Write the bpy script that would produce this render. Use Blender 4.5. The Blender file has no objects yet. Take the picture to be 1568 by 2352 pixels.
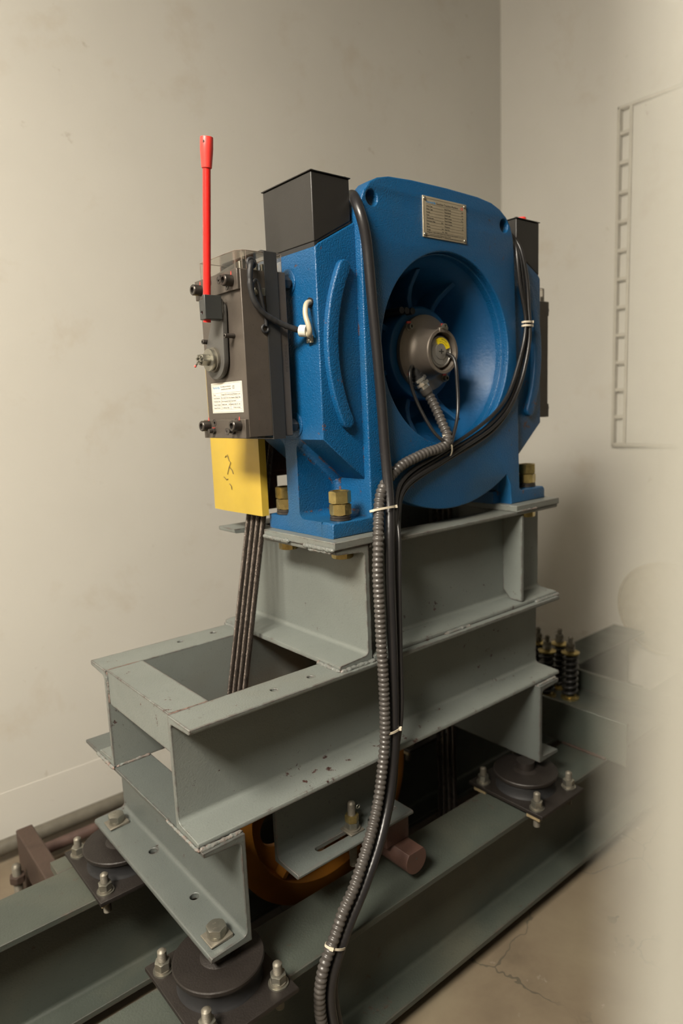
# Lift machine room: gearless traction machine on a welded steel frame.
import bpy, bmesh, math, random
from math import sin, cos, pi, radians, atan2, sqrt
from mathutils import Vector, Matrix, Euler
random.seed(7)
SC = bpy.context.scene
COL = SC.collection
FLOOR = 0.77          # everything below is measured from the bearing-frame top; lifted by this at the end

# ------------------------------------------------------------------ materials
def nm(name):
    m = bpy.data.materials.new(name); m.use_nodes = True
    nt = m.node_tree; nt.nodes.clear()
    out = nt.nodes.new('ShaderNodeOutputMaterial')
    b = nt.nodes.new('ShaderNodeBsdfPrincipled')
    nt.links.new(b.outputs[0], out.inputs[0])
    return m, nt, b
def N(nt, t, **k):
    n = nt.nodes.new(t)
    for a, v in k.items():
        if a in n.inputs.keys(): n.inputs[a].default_value = v
        else: setattr(n, a, v)
    return n
def noise(nt, scale, detail=3, rough=.55, coord=None, dist=0):
    n = N(nt, 'ShaderNodeTexNoise'); n.inputs['Scale'].default_value = scale
    n.inputs['Detail'].default_value = detail; n.inputs['Roughness'].default_value = rough
    n.inputs['Distortion'].default_value = dist
    if coord: nt.links.new(coord, n.inputs['Vector'])
    return n
def ramp(nt, src, stops):
    r = N(nt, 'ShaderNodeValToRGB'); e = r.color_ramp.elements
    e[0].position, e[0].color = stops[0][0], (*stops[0][1], 1)
    e[1].position, e[1].color = stops[-1][0], (*stops[-1][1], 1)
    for p, c in stops[1:-1]:
        x = e.new(p); x.color = (*c, 1)
    nt.links.new(src, r.inputs[0]); return r
def mix(nt, fac, a, b, mode='MIX'):
    m = N(nt, 'ShaderNodeMix'); m.data_type = 'RGBA'; m.blend_type = mode
    if isinstance(fac, (int, float)): m.inputs[0].default_value = fac
    else: nt.links.new(fac, m.inputs[0])
    for i, v in ((6, a), (7, b)):
        if isinstance(v, tuple): m.inputs[i].default_value = (*v, 1)
        else: nt.links.new(v, m.inputs[i])
    return m.outputs[2]
def math_(nt, op, a, b=None, clamp=False):
    m = N(nt, 'ShaderNodeMath'); m.operation = op; m.use_clamp = clamp
    for i, v in ((0, a), (1, b)):
        if v is None: continue
        if isinstance(v, (int, float)): m.inputs[i].default_value = v
        else: nt.links.new(v, m.inputs[i])
    return m.outputs[0]
def bump(nt, b, h, strength, dist=.002):
    n = N(nt, 'ShaderNodeBump'); n.inputs['Strength'].default_value = strength; n.inputs['Distance'].default_value = dist
    nt.links.new(h, n.inputs['Height']); nt.links.new(n.outputs[0], b.inputs['Normal']); return n
def geo(nt): return N(nt, 'ShaderNodeNewGeometry').outputs['Position']

def paint(name, col, var=.12, rough=.45, bscale=260, bstr=.25, chips=0, chipcol=(.10, .05, .04), speck=0, blot=5, bdist=.0015, metal=0, dirt=None, wear=.008, edge=.235):
    m, nt, b = nm(name); P = geo(nt)
    n1 = noise(nt, blot, 4, .6, P)
    dark = tuple(c*(1-var) for c in col); light = tuple(min(1, c*(1+var)) for c in col)
    c = ramp(nt, n1.outputs[0], [(.3, dark), (.7, light)]).outputs[0]
    if dirt:
        nd = noise(nt, 2.7, 5, .62, P, .3)
        f = ramp(nt, nd.outputs[0], [(.52, (0, 0, 0)), (.72, (1, 1, 1))])
        c = mix(nt, math_(nt, 'MULTIPLY', f.outputs[0], dirt[1]), c, dirt[0])
    if speck:
        ns = noise(nt, 190, 2, .5, P)
        f = ramp(nt, ns.outputs[0], [(.66, (0, 0, 0)), (.72, (1, 1, 1))])
        c = mix(nt, math_(nt, 'MULTIPLY', f.outputs[0], speck), c, tuple(x*.45 for x in col))
    if chips:
        bv = N(nt, 'ShaderNodeBevel'); bv.samples = 4; bv.inputs['Radius'].default_value = wear
        g = N(nt, 'ShaderNodeNewGeometry')
        d = N(nt, 'ShaderNodeVectorMath'); d.operation = 'DOT_PRODUCT'
        nt.links.new(bv.outputs[0], d.inputs[0]); nt.links.new(g.outputs['Normal'], d.inputs[1])
        e = math_(nt, 'SUBTRACT', 1.0, d.outputs['Value'])
        e = math_(nt, 'MULTIPLY', e, 5.0, True)
        nc = noise(nt, 42, 6, .75, P)
        big = noise(nt, 4.5, 2, .5, P)
        t = math_(nt, 'ADD', nc.outputs[0], math_(nt, 'MULTIPLY', big.outputs[0], .35))
        f = math_(nt, 'GREATER_THAN', math_(nt, 'ADD', t, math_(nt, 'MULTIPLY', e, edge)), .865 - chips*.02)
        nc2 = noise(nt, 75, 4, .7, P)
        s = math_(nt, 'GREATER_THAN', nc2.outputs[0], .765 - chips*.01)
        f = math_(nt, 'MAXIMUM', f, s)
        cc = ramp(nt, noise(nt, 60, 3, .6, P).outputs[0], [(.35, tuple(x*.6 for x in chipcol)), (.65, tuple(x*1.35 for x in chipcol))])
        c = mix(nt, f, c, cc.outputs[0])
    nt.links.new(c, b.inputs['Base Color'])
    b.inputs['Metallic'].default_value = metal
    nr = noise(nt, 18, 3, .5, P)
    rr = N(nt, 'ShaderNodeMapRange'); rr.inputs['To Min'].default_value = max(.05, rough-.1); rr.inputs['To Max'].default_value = min(1, rough+.12)
    nt.links.new(nr.outputs[0], rr.inputs[0]); nt.links.new(rr.outputs[0], b.inputs['Roughness'])
    if bstr: bump(nt, b, noise(nt, bscale, 2, .5, P).outputs[0], bstr, bdist)
    return m
def plain(name, col, rough=.5, metal=0, bscale=0, bstr=0, var=0, blot=30):
    m, nt, b = nm(name)
    b.inputs['Base Color'].default_value = (*col, 1); b.inputs['Roughness'].default_value = rough; b.inputs['Metallic'].default_value = metal
    P = geo(nt)
    n = noise(nt, blot, 4, .6, P)
    v = var or .06
    c = ramp(nt, n.outputs[0], [(.3, tuple(x*(1-v) for x in col)), (.7, tuple(min(1, x*(1+v)) for x in col))])
    nt.links.new(c.outputs[0], b.inputs['Base Color'])
    if bstr: bump(nt, b, noise(nt, bscale, 2, .5, P).outputs[0], bstr)
    return m

GREY = (.140, .154, .142)
M = {}
M['steel'] = paint('grey_green_steel_paint', GREY, .08, .42, 330, .35, chips=1.0, chipcol=(.045, .020, .017), speck=.35, dirt=((.13, .105, .075), .35), bdist=.0012)
M['steel_shaded'] = paint('shaded_cool_grey_steel_paint', (.080, .090, .084), .08, .42, 330, .35, chips=.8, chipcol=(.04, .02, .017), speck=.4, bdist=.0012)  # cool grey paint; its extra darkness stands in for light falling off below
M['steel_low'] = paint('green_grey_rail_paint', (.046, .054, .045), .12, .5, 260, .35, chips=.7, chipcol=(.055, .04, .032), speck=.5, dirt=((.11, .10, .07), .35))  # green grey paint, darkened further in the colour for dimmer light low down
M['steel_blue'] = paint('blue_grey_bracket_paint', (.085, .096, .09), .1, .45, 300, .3, chips=.4, speck=.6)
M['weld'] = paint('painted_weld', (.135, .145, .135), .15, .45, 120, .9, chips=.6, chipcol=(.15, .08, .06), bdist=.004)
M['blue'] = paint('blue_machine_paint', (.0012, .068, .185), .10, .40, 360, .65, chips=.55, chipcol=(.075, .035, .03), dirt=((.025, .065, .09), .45), bdist=.0022, wear=.004, edge=.12)
M['blue_in'] = paint('blue_bowl_paint', (.0012, .066, .185), .08, .5, 120, .3, bdist=.002)
M['black'] = paint('black_powder_coat', (.018, .0165, .015), .08, .42, 700, .15)
M['brake'] = paint('dark_brown_brake_steel', (.085, .071, .059), .14, .44, 500, .1, speck=.3, blot=12, metal=.35)
M['brake_dark'] = paint('dark_brake_edge', (.055, .046, .040), .12, .45, 500, .2, blot=14, metal=.3)
M['arm'] = paint('grey_lever_arm', (.085, .082, .076), .1, .45, 400, .15, metal=.3)
M['block'] = paint('charcoal_block', (.032, .034, .033), .1, .38, 600, .1)
M['red'] = paint('red_lever_paint', (.62, .018, .014), .08, .28, 90, .15, speck=0)
M['red_grip'] = plain('red_plastic_grip', (.72, .045, .035), .42, var=.04)
M['gold'] = paint('yellow_zinc_plating', (.40, .31, .12), .35, .28, 200, .12, blot=45, metal=.85)
M['zinc'] = paint('dull_zinc_plating', (.27, .26, .22), .15, .33, 200, .12, blot=40, metal=.85)
M['zinc_dirty'] = paint('dusty_zinc', (.17, .155, .125), .18, .5, 200, .2, blot=40, metal=.55)
M['darkbolt'] = paint('black_oxide_bolt', (.07, .062, .055), .2, .35, 300, .15, blot=40, metal=.7)
M['rubber'] = plain('black_rubber', (.016, .016, .017), .55, bscale=200, bstr=.1)
M['strap'] = plain('black_rubber_strap', (.022, .022, .022), .5, bscale=250, bstr=.1)
M['isol'] = paint('dusty_dark_isolator_steel', (.017, .0135, .0115), .22, .5, 300, .3, blot=14, metal=.25, speck=.3)
M['cable'] = plain('black_sheath', (.016, .015, .016), .33, bscale=120, bstr=.12)
M['cable2'] = plain('black_thin_sheath', (.015, .014, .014), .36)
M['conduit'] = plain('grey_corrugated_plastic', (.062, .056, .051), .36, var=.12)
M['tie'] = plain('cream_nylon', (.55, .49, .38), .45)
M['cream'] = plain('cream_sheath', (.42, .37, .27), .35)
M['white_clip'] = plain('white_nylon_clip', (.66, .64, .56), .4)
M['yellow'] = paint('yellow_guard_paint', (.43, .30, .035), .1, .4, 60, .12, chips=0, dirt=((.45, .28, .03), .4))
M['sticker'] = plain('white_label', (.60, .565, .49), .45)
M['yellow_sticker'] = plain('yellow_label', (.80, .62, .01), .4)
M['ink'] = plain('dark_ink', (.035, .033, .03), .5)
M['ink_blue'] = plain('blue_ink', (.02, .19, .42), .5)
M['ink_red'] = plain('red_ink', (.55, .03, .03), .5)
M['mark_red'] = plain('red_paint_mark', (.62, .06, .045), .5)
M['plate'] = paint('brushed_nameplate', (.50, .43, .31), .08, .38, 900, .1, blot=20, metal=.55)
M['cast'] = paint('cast_aluminium', (.21, .18, .15), .08, .45, 600, .3, blot=10, metal=.6)
M['steel_nut'] = paint('bright_nickel', (.62, .62, .60), .1, .28, 200, .08, blot=40, metal=.9)
M['encoder'] = paint('machined_encoder', (.40, .385, .36), .1, .3, 600, .1, blot=30, metal=.75)
M['rust'] = paint('rusty_brown_primer', (.085, .036, .022), .25, .6, 180, .4, blot=18)
M['rust_dark'] = paint('rusty_tube', (.045, .027, .019), .4, .6, 180, .5, blot=9)
M['pipe'] = plain('dusty_conduit_pipe', (.10, .09, .07), .45, var=.2)
M['pipe_red'] = plain('dusty_red_pipe', (.075, .045, .037), .5, var=.2)
M['shaft'] = paint('red_oxide_shaft', (.062, .030, .022), .18, .6, 200, .3, blot=16)
M['orange'] = paint('orange_pulley_paint', (.26, .10, .012), .12, .4, 100, .3)  # orange darkened in the colour for the deep shadow around the pulley
M['rope_m'] = paint('steel_wire_rope', (.085, .07, .06), .35, .25, 900, .4, blot=140, metal=.8)
M['spring'] = plain('black_spring', (.02, .019, .018), .35)
M['grease'] = plain('brown_grease', (.07, .04, .03), .35)
M['wood'] = plain('pale_wedge', (.23, .18, .10), .6, var=.2)
M['lamp_body'] = plain('white_lamp_housing', (.8, .8, .78), .4)

def mk_clear():
    m, nt, b = nm('clear_plastic'); out = nt.nodes['Material Output']
    t = N(nt, 'ShaderNodeBsdfTransparent'); t.inputs[0].default_value = (.93, .91, .87, 1)
    g = N(nt, 'ShaderNodeBsdfGlossy'); g.inputs['Roughness'].default_value = .08; g.inputs[0].default_value = (.9, .88, .85, 1)
    lw = N(nt, 'ShaderNodeLayerWeight'); lw.inputs[0].default_value = .35
    f = math_(nt, 'ADD', math_(nt, 'MULTIPLY', lw.outputs['Fresnel'], .5), .05)
    x = N(nt, 'ShaderNodeMixShader'); nt.links.new(f, x.inputs[0]); nt.links.new(t.outputs[0], x.inputs[1]); nt.links.new(g.outputs[0], x.inputs[2])
    nt.links.new(x.outputs[0], out.inputs[0]); return m
M['clear'] = mk_clear()
def mk_amber():
    m, nt, b = nm('amber_plastic_edge'); b.inputs['Base Color'].default_value = (.24, .19, .155, 1)
    b.inputs['Roughness'].default_value = .3; b.inputs['Alpha'].default_value = .75; return m
M['amber'] = mk_amber()

def mk_wall():
    m, nt, b = nm('cream_wall_paint'); P = geo(nt)
    base = (.66, .605, .475)
    n = noise(nt, 1.1, 5, .62, P)
    c = ramp(nt, n.outputs[0], [(.3, (.505, .487, .44)), (.7, (.555, .537, .487))]).outputs[0]
    ns = noise(nt, 3.4, 6, .68, P, .25)
    f = ramp(nt, ns.outputs[0], [(.56, (0, 0, 0)), (.74, (1, 1, 1))])
    c = mix(nt, math_(nt, 'MULTIPLY', f.outputs[0], .38), c, (.39, .32, .225))
    nb = noise(nt, 12, 5, .7, P, .3)
    f2 = ramp(nt, nb.outputs[0], [(.665, (0, 0, 0)), (.74, (1, 1, 1))])
    c = mix(nt, math_(nt, 'MULTIPLY', f2.outputs[0], .55), c, (.29, .24, .18))
    nt.links.new(c, b.inputs['Base Color']); b.inputs['Roughness'].default_value = .55
    bump(nt, b, noise(nt, 45, 4, .6, P).outputs[0], .12, .003)
    return m
M['wall'] = mk_wall()
def mk_floor():
    m, nt, b = nm('concrete_floor'); P = geo(nt)
    n = noise(nt, 3.2, 6, .65, P, .3)
    c = ramp(nt, n.outputs[0], [(.3, (.11, .085, .058)), (.5, (.15, .118, .080)), (.7, (.18, .148, .10))]).outputs[0]
    sp = noise(nt, 16, 4, .6, P)
    f = ramp(nt, sp.outputs[0], [(.67, (0, 0, 0)), (.72, (1, 1, 1))])
    c = mix(nt, math_(nt, 'MULTIPLY', f.outputs[0], .55), c, (.27, .24, .20))
    sp2 = noise(nt, 55, 4, .6, P)
    f = ramp(nt, sp2.outputs[0], [(.68, (0, 0, 0)), (.74, (1, 1, 1))])
    c = mix(nt, math_(nt, 'MULTIPLY', f.outputs[0], .6), c, (.09, .08, .06))
    # cracks
    mp = N(nt, 'ShaderNodeVectorMath'); mp.operation = 'ADD'
    nd = noise(nt, 5, 4, .6, P); sc = N(nt, 'ShaderNodeVectorMath'); sc.operation = 'SCALE'; sc.inputs['Scale'].default_value = .16
    nt.links.new(nd.outputs['Color'], sc.inputs[0]); nt.links.new(P, mp.inputs[0]); nt.links.new(sc.outputs[0], mp.inputs[1])
    v = N(nt, 'ShaderNodeTexVoronoi'); v.feature = 'DISTANCE_TO_EDGE'; v.inputs['Scale'].default_value = 2.3
    nt.links.new(mp.outputs[0], v.inputs['Vector'])
    cr = math_(nt, 'LESS_THAN', v.outputs['Distance'], .0038)
    gate = ramp(nt, noise(nt, 2.5, 2, .5, P).outputs[0], [(.42, (0, 0, 0)), (.5, (1, 1, 1))])
    c = mix(nt, math_(nt, 'MULTIPLY', math_(nt, 'MULTIPLY', cr, gate.outputs[0]), .7), c, (.06, .055, .04))
    nt.links.new(c, b.inputs['Base Color']); b.inputs['Roughness'].default_value = .5
    bump(nt, b, n.outputs[0], .2, .004)
    return m
M['floor'] = mk_floor()
M['ceiling'] = plain('ceiling_paint', (.18, .16, .12), .8)
M['wall_jamb'] = plain('dimmed_near_wall_paint', (.165, .160, .138), .6)  # cream wall tone darkened in the colour to offset strong light on it
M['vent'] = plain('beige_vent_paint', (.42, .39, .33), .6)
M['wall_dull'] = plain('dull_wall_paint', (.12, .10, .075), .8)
M['shaftwall'] = plain('dark_shaft_concrete', (.05, .045, .04), .9)

# ------------------------------------------------------------------ mesh helpers
def new_obj(name, me, mat, parent=None):
    o = bpy.data.objects.new(name, me); COL.objects.link(o)
    if mat is not None:
        me.materials.clear(); me.materials.append(M[mat])
    if parent is not None: o.parent = parent
    return o
def obj(name, bm, mat, parent=None, ang=35, bev=0, seg=2):
    bmesh.ops.recalc_face_normals(bm, faces=bm.faces)
    me = bpy.data.meshes.new(name); bm.to_mesh(me); bm.free()
    me.polygons.foreach_set('use_smooth', [True]*len(me.polygons))
    me.set_sharp_from_angle(angle=radians(ang))
    o = new_obj(name, me, mat, parent)
    if bev:
        md = o.modifiers.new('bevel', 'BEVEL'); md.width = bev; md.segments = seg; md.limit_method = 'ANGLE'; md.angle_limit = radians(40)
        md.harden_normals = False
    return o
def empty(name, parent=None):
    o = bpy.data.objects.new(name, None); COL.objects.link(o); o.empty_display_size = .05
    if parent: o.parent = parent
    return o
def tag(o, label, cat, group=None):
    o['label'] = label; o['category'] = cat
    if group: o['group'] = group
    return o
def struct(o): o['kind'] = 'structure'; return o
def B(): return bmesh.new()
def box(bm, x0, x1, y0, y1, z0, z1):
    v = [bm.verts.new((x, y, z)) for x in (x0, x1) for y in (y0, y1) for z in (z0, z1)]
    for f in ((0, 1, 3, 2), (4, 6, 7, 5), (0, 4, 5, 1), (2, 3, 7, 6), (0, 2, 6, 4), (1, 5, 7, 3)):
        bm.faces.new([v[i] for i in f])
    return bm
def ax3(ax, u, v, t):
    return {'x': (t, u, v), 'y': (u, t, v), 'z': (u, v, t)}[ax]
def prism(bm, pts, ax, a0, a1):
    A = [bm.verts.new(ax3(ax, u, v, a0)) for u, v in pts]; C = [bm.verts.new(ax3(ax, u, v, a1)) for u, v in pts]
    n = len(pts); bm.faces.new(A); bm.faces.new(C[::-1])
    for i in range(n): bm.faces.new([A[i], A[(i+1) % n], C[(i+1) % n], C[i]])
    return bm
def frame(d):
    d = Vector(d).normalized(); a = Vector((0, 0, 1)) if abs(d.z) < .9 else Vector((1, 0, 0))
    u = a.cross(d).normalized(); return u, d.cross(u).normalized(), d
def lathe(bm, prof, org, d, seg=32, caps=True):
    """prof: (radius, t) along direction d from org"""
    u, v, w = frame(d); org = Vector(org); rings = []
    for r, t in prof:
        if r < 1e-6: rings.append([bm.verts.new(org+w*t)])
        else: rings.append([bm.verts.new(org+w*t+(u*cos(2*pi*i/seg)+v*sin(2*pi*i/seg))*r) for i in range(seg)])
    for a, b in zip(rings, rings[1:]):
        if len(a) == 1 and len(b) == 1: continue
        for i in range(seg):
            j = (i+1) % seg
            if len(a) == 1: bm.faces.new([a[0], b[i], b[j]])
            elif len(b) == 1: bm.faces.new([a[i], b[0], a[j]])
            else: bm.faces.new([a[i], b[i], b[j], a[j]])
    if caps:
        for r in (rings[0], rings[-1]):
            if len(r) > 2:
                try: bm.faces.new(r)
                except ValueError: pass
    return bm
def cyl(bm, p0, p1, r, seg=24, r1=None):
    p0 = Vector(p0); p1 = Vector(p1); return lathe(bm, [(r, 0), (r if r1 is None else r1, (p1-p0).length)], p0, p1-p0, seg)
def ring(bm, org, d, r0, r1, h, seg=32):
    return lathe(bm, [(r0, 0), (r1, 0), (r1, h), (r0, h), (r0, 0)], org, d, seg, False)
def hexn(bm, org, d, af, h, rot=0, hole=0, bot=True, depth=None):
    """hexagon nut / head with 30 degree chamfers"""
    u, v, w = frame(d); org = Vector(org); seg = 48
    def hr(t):
        k = ((t - rot + pi/6) % (pi/3)) - pi/6; return af/2/cos(k)
    rc = af/2*.985; R = []
    def rg(f): R.append([bm.verts.new(org+w*f(2*pi*i/seg)[1]+(u*cos(2*pi*i/seg)+v*sin(2*pi*i/seg))*f(2*pi*i/seg)[0]) for i in range(seg)])
    if bot:
        rg(lambda t: (rc, 0)); rg(lambda t: (hr(t), (hr(t)-rc)*.6))
    else: rg(lambda t: (hr(t), 0))
    rg(lambda t: (hr(t), h-(hr(t)-rc)*.6)); rg(lambda t: (rc, h))
    if hole: rg(lambda t: (hole, h)); rg(lambda t: (hole, h-(depth or h)*.99))
    for a, b in zip(R, R[1:]):
        for i in range(seg): bm.faces.new([a[i], a[(i+1) % seg], b[(i+1) % seg], b[i]])
    bm.faces.new(R[0]); bm.faces.new(R[-1]); return bm
def stud(bm, org, d, r, h, pitch=.002, tip=True, seg=20):
    prof = [(r, 0)]; t = 0
    while t < h - pitch*1.5:
        prof += [(r, t+pitch*.45), (r*.87, t+pitch*.75)]; t += pitch
        prof.append((r, t+pitch*.1))
    prof += [(r*.8, h)] if tip else [(r, h)]
    if tip: prof += [(r*.72, h+r*.12), (r*.4, h+r*.3), (0, h+r*.36)]
    return lathe(bm, prof, org, d, seg)
def catmull(P, step):
    P = [Vector(p) for p in P]; out = []
    for i in range(len(P)-1):
        p0 = P[i-1] if i else P[0]*2-P[1]; p1, p2 = P[i], P[i+1]; p3 = P[i+2] if i+2 < len(P) else P[-1]*2-P[-2]
        n = max(1, int((p2-p1).length/step))
        for k in range(n):
            t = k/n
            out.append(.5*((2*p1)+(p2-p0)*t+(2*p0-5*p1+4*p2-p3)*t*t+(3*p1-p0-3*p2+p3)*t**3))
    out.append(P[-1]); return out
def resample(P, step):
    out = [P[0].copy()]; acc = 0; s = 0
    for a, b in zip(P, P[1:]):
        L = (b-a).length
        while acc + step <= s + L:
            acc += step; out.append(a.lerp(b, (acc-s)/L))
        s += L
    return out
def smooth(P, n=2):
    for _ in range(n): P = [P[0]]+[(P[i-1]+P[i]*2+P[i+1])/4 for i in range(1, len(P)-1)]+[P[-1]]
    return P
def sweep(bm, pts, rad, seg=12, phase=None):
    """rad: number or f(i, length) ; parallel transport frames"""
    pts = [Vector(p) for p in pts]; n = len(pts); T = [(pts[min(i+1, n-1)]-pts[max(i-1, 0)]).normalized() for i in range(n)]
    u, v, _ = frame(T[0]); prev = None; s = 0
    for i in range(n):
        if i:
            s += (pts[i]-pts[i-1]).length; ax = T[i-1].cross(T[i])
            if ax.length > 1e-9:
                q = Matrix.Rotation(T[i-1].angle(T[i]), 3, ax.normalized()); u = q @ u; v = q @ v
        r = rad(i, s) if callable(rad) else rad
        cur = [bm.verts.new(pts[i]+(u*cos(2*pi*k/seg)+v*sin(2*pi*k/seg))*r) for k in range(seg)]
        if prev:
            for k in range(seg): bm.faces.new([prev[k], prev[(k+1) % seg], cur[(k+1) % seg], cur[k]])
        else: bm.faces.new(cur[::-1])
        prev = cur
    bm.faces.new(prev); return bm
def cable(name, P, r, mat, parent=None, seg=14, step=.012, sm=4):
    pts = smooth(resample(catmull(P, .004), step), sm)
    return obj(name, sweep(B(), pts, r, seg), mat, parent, 60)
def plate(outer, holes, ax, a0, a1, bevel=0, res=2):
    """flat plate with holes and rounded rims, extruded from a0 to a1 along ax; returns bmesh"""
    from mathutils.geometry import tessellate_polygon
    bm = B(); n = res+1
    steps = [(bevel*(1-sin(pi/2*i/n)), a0+bevel*(1-cos(pi/2*i/n))) for i in range(n+1)] if bevel else [(0, a0)]
    steps += [(o_, a0+a1-t) for o_, t in steps[::-1]]
    loops = []
    for k, pl in enumerate([outer]+holes):
        area2 = sum(pl[i][0]*pl[(i+1) % len(pl)][1]-pl[(i+1) % len(pl)][0]*pl[i][1] for i in range(len(pl)))
        if (area2 > 0) == (k > 0): pl = pl[::-1]
        m = len(pl); nr = []
        for i in range(m):
            a, b, c = Vector(pl[i-1]), Vector(pl[i]), Vector(pl[(i+1) % m])
            e1 = (b-a).normalized(); e2 = (c-b).normalized(); n1 = Vector((-e1.y, e1.x)); n2 = Vector((-e2.y, e2.x))
            q = n1+n2; q = n1 if q.length < 1e-4 else q.normalized(); nr.append(q/max(.45, q.dot(n1)))
        rings = [[bm.verts.new(ax3(ax, pl[i][0]+nr[i].x*o_, pl[i][1]+nr[i].y*o_, t)) for i in range(m)] for o_, t in steps]
        for A, C in zip(rings, rings[1:]):
            for i in range(m): bm.faces.new([A[i], A[(i+1) % m], C[(i+1) % m], C[i]])
        loops.append((rings, [Vector((pl[i][0]+nr[i].x*steps[0][0], pl[i][1]+nr[i].y*steps[0][0], 0)) for i in range(m)]))
    tris = tessellate_polygon([l[1] for l in loops])
    for side in (0, -1):
        flat = [v for l in loops for v in l[0][side]]
        for t in tris:
            try: bm.faces.new([flat[i] for i in t])
            except ValueError: pass
    return bm
def circ(cx, cy, r, n=32, a0=0, a1=2*pi, end=False):
    m = n if not end else n-1
    return [(cx+r*cos(a0+(a1-a0)*i/m), cy+r*sin(a0+(a1-a0)*i/m)) for i in range(n)]
def cut(o, bm2):
    bmesh.ops.recalc_face_normals(bm2, faces=bm2.faces)
    me = bpy.data.meshes.new('cut'); bm2.to_mesh(me); bm2.free(); c = bpy.data.objects.new('cut', me); COL.objects.link(c)
    md = o.modifiers.new('b', 'BOOLEAN'); md.object = c; md.operation = 'DIFFERENCE'; md.solver = 'EXACT'
    o.modifiers.move(len(o.modifiers)-1, 0)
    others = [m for m in o.modifiers if m != md]
    for m in others: m.show_viewport = False
    dg = bpy.context.evaluated_depsgraph_get(); dg.update()
    nme = bpy.data.meshes.new_from_object(o.evaluated_get(dg))
    o.modifiers.remove(md)
    for m in others: m.show_viewport = True
    old = o.data; o.data = nme; nme.name = old.name; bpy.data.meshes.remove(old)
    bpy.data.objects.remove(c); bpy.data.meshes.remove(me)
    nme.polygons.foreach_set('use_smooth', [True]*len(nme.polygons)); nme.set_sharp_from_angle(angle=radians(35))
    return o
_tc = {}
def text(bm, s, h, f, width=None, depth=.0002, align='LEFT', bold=0):
    """write s into bm; f maps (u, v, w) to space. h letter height"""
    cu = bpy.data.curves.new('t', 'FONT'); cu.body = s; cu.size = h*1.37; cu.extrude = depth/2; cu.align_x = align; cu.resolution_u = 2; cu.offset = bold
    o = bpy.data.objects.new('t', cu); COL.objects.link(o)
    dg = bpy.context.evaluated_depsgraph_get(); me = bpy.data.meshes.new_from_object(o.evaluated_get(dg))
    xs = [v.co.x for v in me.vertices] or [0, 1]
    k = 1 if not width else width/max(1e-6, max(xs)-min(xs))
    vs = [bm.verts.new(f(v.co.x*k, v.co.y, v.co.z)) for v in me.vertices]
    for p in me.polygons:
        try: bm.faces.new([vs[i] for i in p.vertices])
        except ValueError: pass
    bpy.data.objects.remove(o); bpy.data.curves.remove(cu); bpy.data.meshes.remove(me)
    return bm

def channel_profile(h, b, tw, tf, ri=.009, rt=.004):
    """C section: web outer face at u=0, flanges towards +u, v from 0 to h"""
    P = [(0, 0), (b, 0)]
    P += [(b, tf*.8-rt)] + [(b-rt+rt*cos(a), tf*.8-rt+rt*sin(a)) for a in (pi/4, pi/2)]
    n = 5
    P += [(tw+ri-ri*sin(pi/2*i/n), tf*1.1+ri-ri*cos(pi/2*i/n)) for i in range(n+1)]
    Q = [(u, h-v) for u, v in P[2:]][::-1]
    return P + Q + [(b, h), (0, h)]
def channel(name, ax, a0, a1, org_u, sgn, z0, h, b, parent, tw=.009, tf=.0115, mat='steel', bev=.0012):
    """channel beam running along ax ('x' or 'y'); web outer face at org_u, flanges towards sgn"""
    bm = B(); prism(bm, [(org_u+sgn*u, z0+v) for u, v in channel_profile(h, b, tw, tf)], ax, a0, a1)
    return obj(name, bm, mat, parent, 30, bev, 2)
def wbead(parent, p0, p1, r): obj('weld_bead', bead(B(), p0, p1, r), 'weld', parent, 60)
def bead(bm, p0, p1, r, n=None):
    p0 = Vector(p0); p1 = Vector(p1); L = (p1-p0).length; n = n or max(6, int(L/.0035))
    pts = [p0.lerp(p1, i/n)+Vector([random.uniform(-.12, .12)*r for _ in range(3)]) for i in range(n+1)]
    rr = [r*(.78+.35*random.random()) for _ in pts]
    return sweep(bm, pts, lambda i, s: rr[i] if 0 < i < n else r*.35, 8)

# ================================================================== ROOM
XR, YL, XB, YB, ZC = 2.3, 1.15, -3.0, -2.4, 2.45
CX, CY = -.3838, -.8942          # corner of the near wall return
T = .15
Z0 = -FLOOR
w = plate([(XB-T, YB-T), (XR+T, YB-T), (XR+T, YL+T), (XB-T, YL+T)], [[(.08, .13), (1.06, .13), (1.06, .365), (.08, .365)]], 'z', Z0-.15, Z0)
struct(obj('floor', w, 'floor'))
struct(obj('ceiling', box(B(), XB-T, XR+T, YB-T, YL+T, ZC, ZC+.15), 'ceiling'))
struct(obj('wall_left', box(B(), XB-T, XR+T, YL, YL+T, Z0, ZC), 'wall'))
struct(obj('wall_right', box(B(), XR, XR+T, CY, YL, Z0, ZC), 'wall'))
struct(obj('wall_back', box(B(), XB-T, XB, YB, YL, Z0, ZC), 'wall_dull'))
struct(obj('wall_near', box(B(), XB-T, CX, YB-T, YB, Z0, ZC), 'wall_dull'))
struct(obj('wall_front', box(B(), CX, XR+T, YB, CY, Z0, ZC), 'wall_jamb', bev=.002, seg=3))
struct(obj('baseboard_left', box(B(), XB, XR-.0025, YL-.0015, YL, Z0, -.587), 'wall', bev=.001))
struct(obj('baseboard_right', box(B(), XR-.0015, XR, CY, YL, Z0, -.587), 'wall', bev=.001))
sh = B()
for a in ((.05, .08, .10, .395), (1.06, 1.09, .10, .395), (.08, 1.06, .10, .13), (.08, 1.06, .365, .395)): box(sh, *a, Z0-1.2, Z0-.001)
box(sh, .05, 1.09, .10, .395, Z0-1.23, Z0-1.2)
struct(obj('trim_1', sh, 'shaftwall'))

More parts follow.
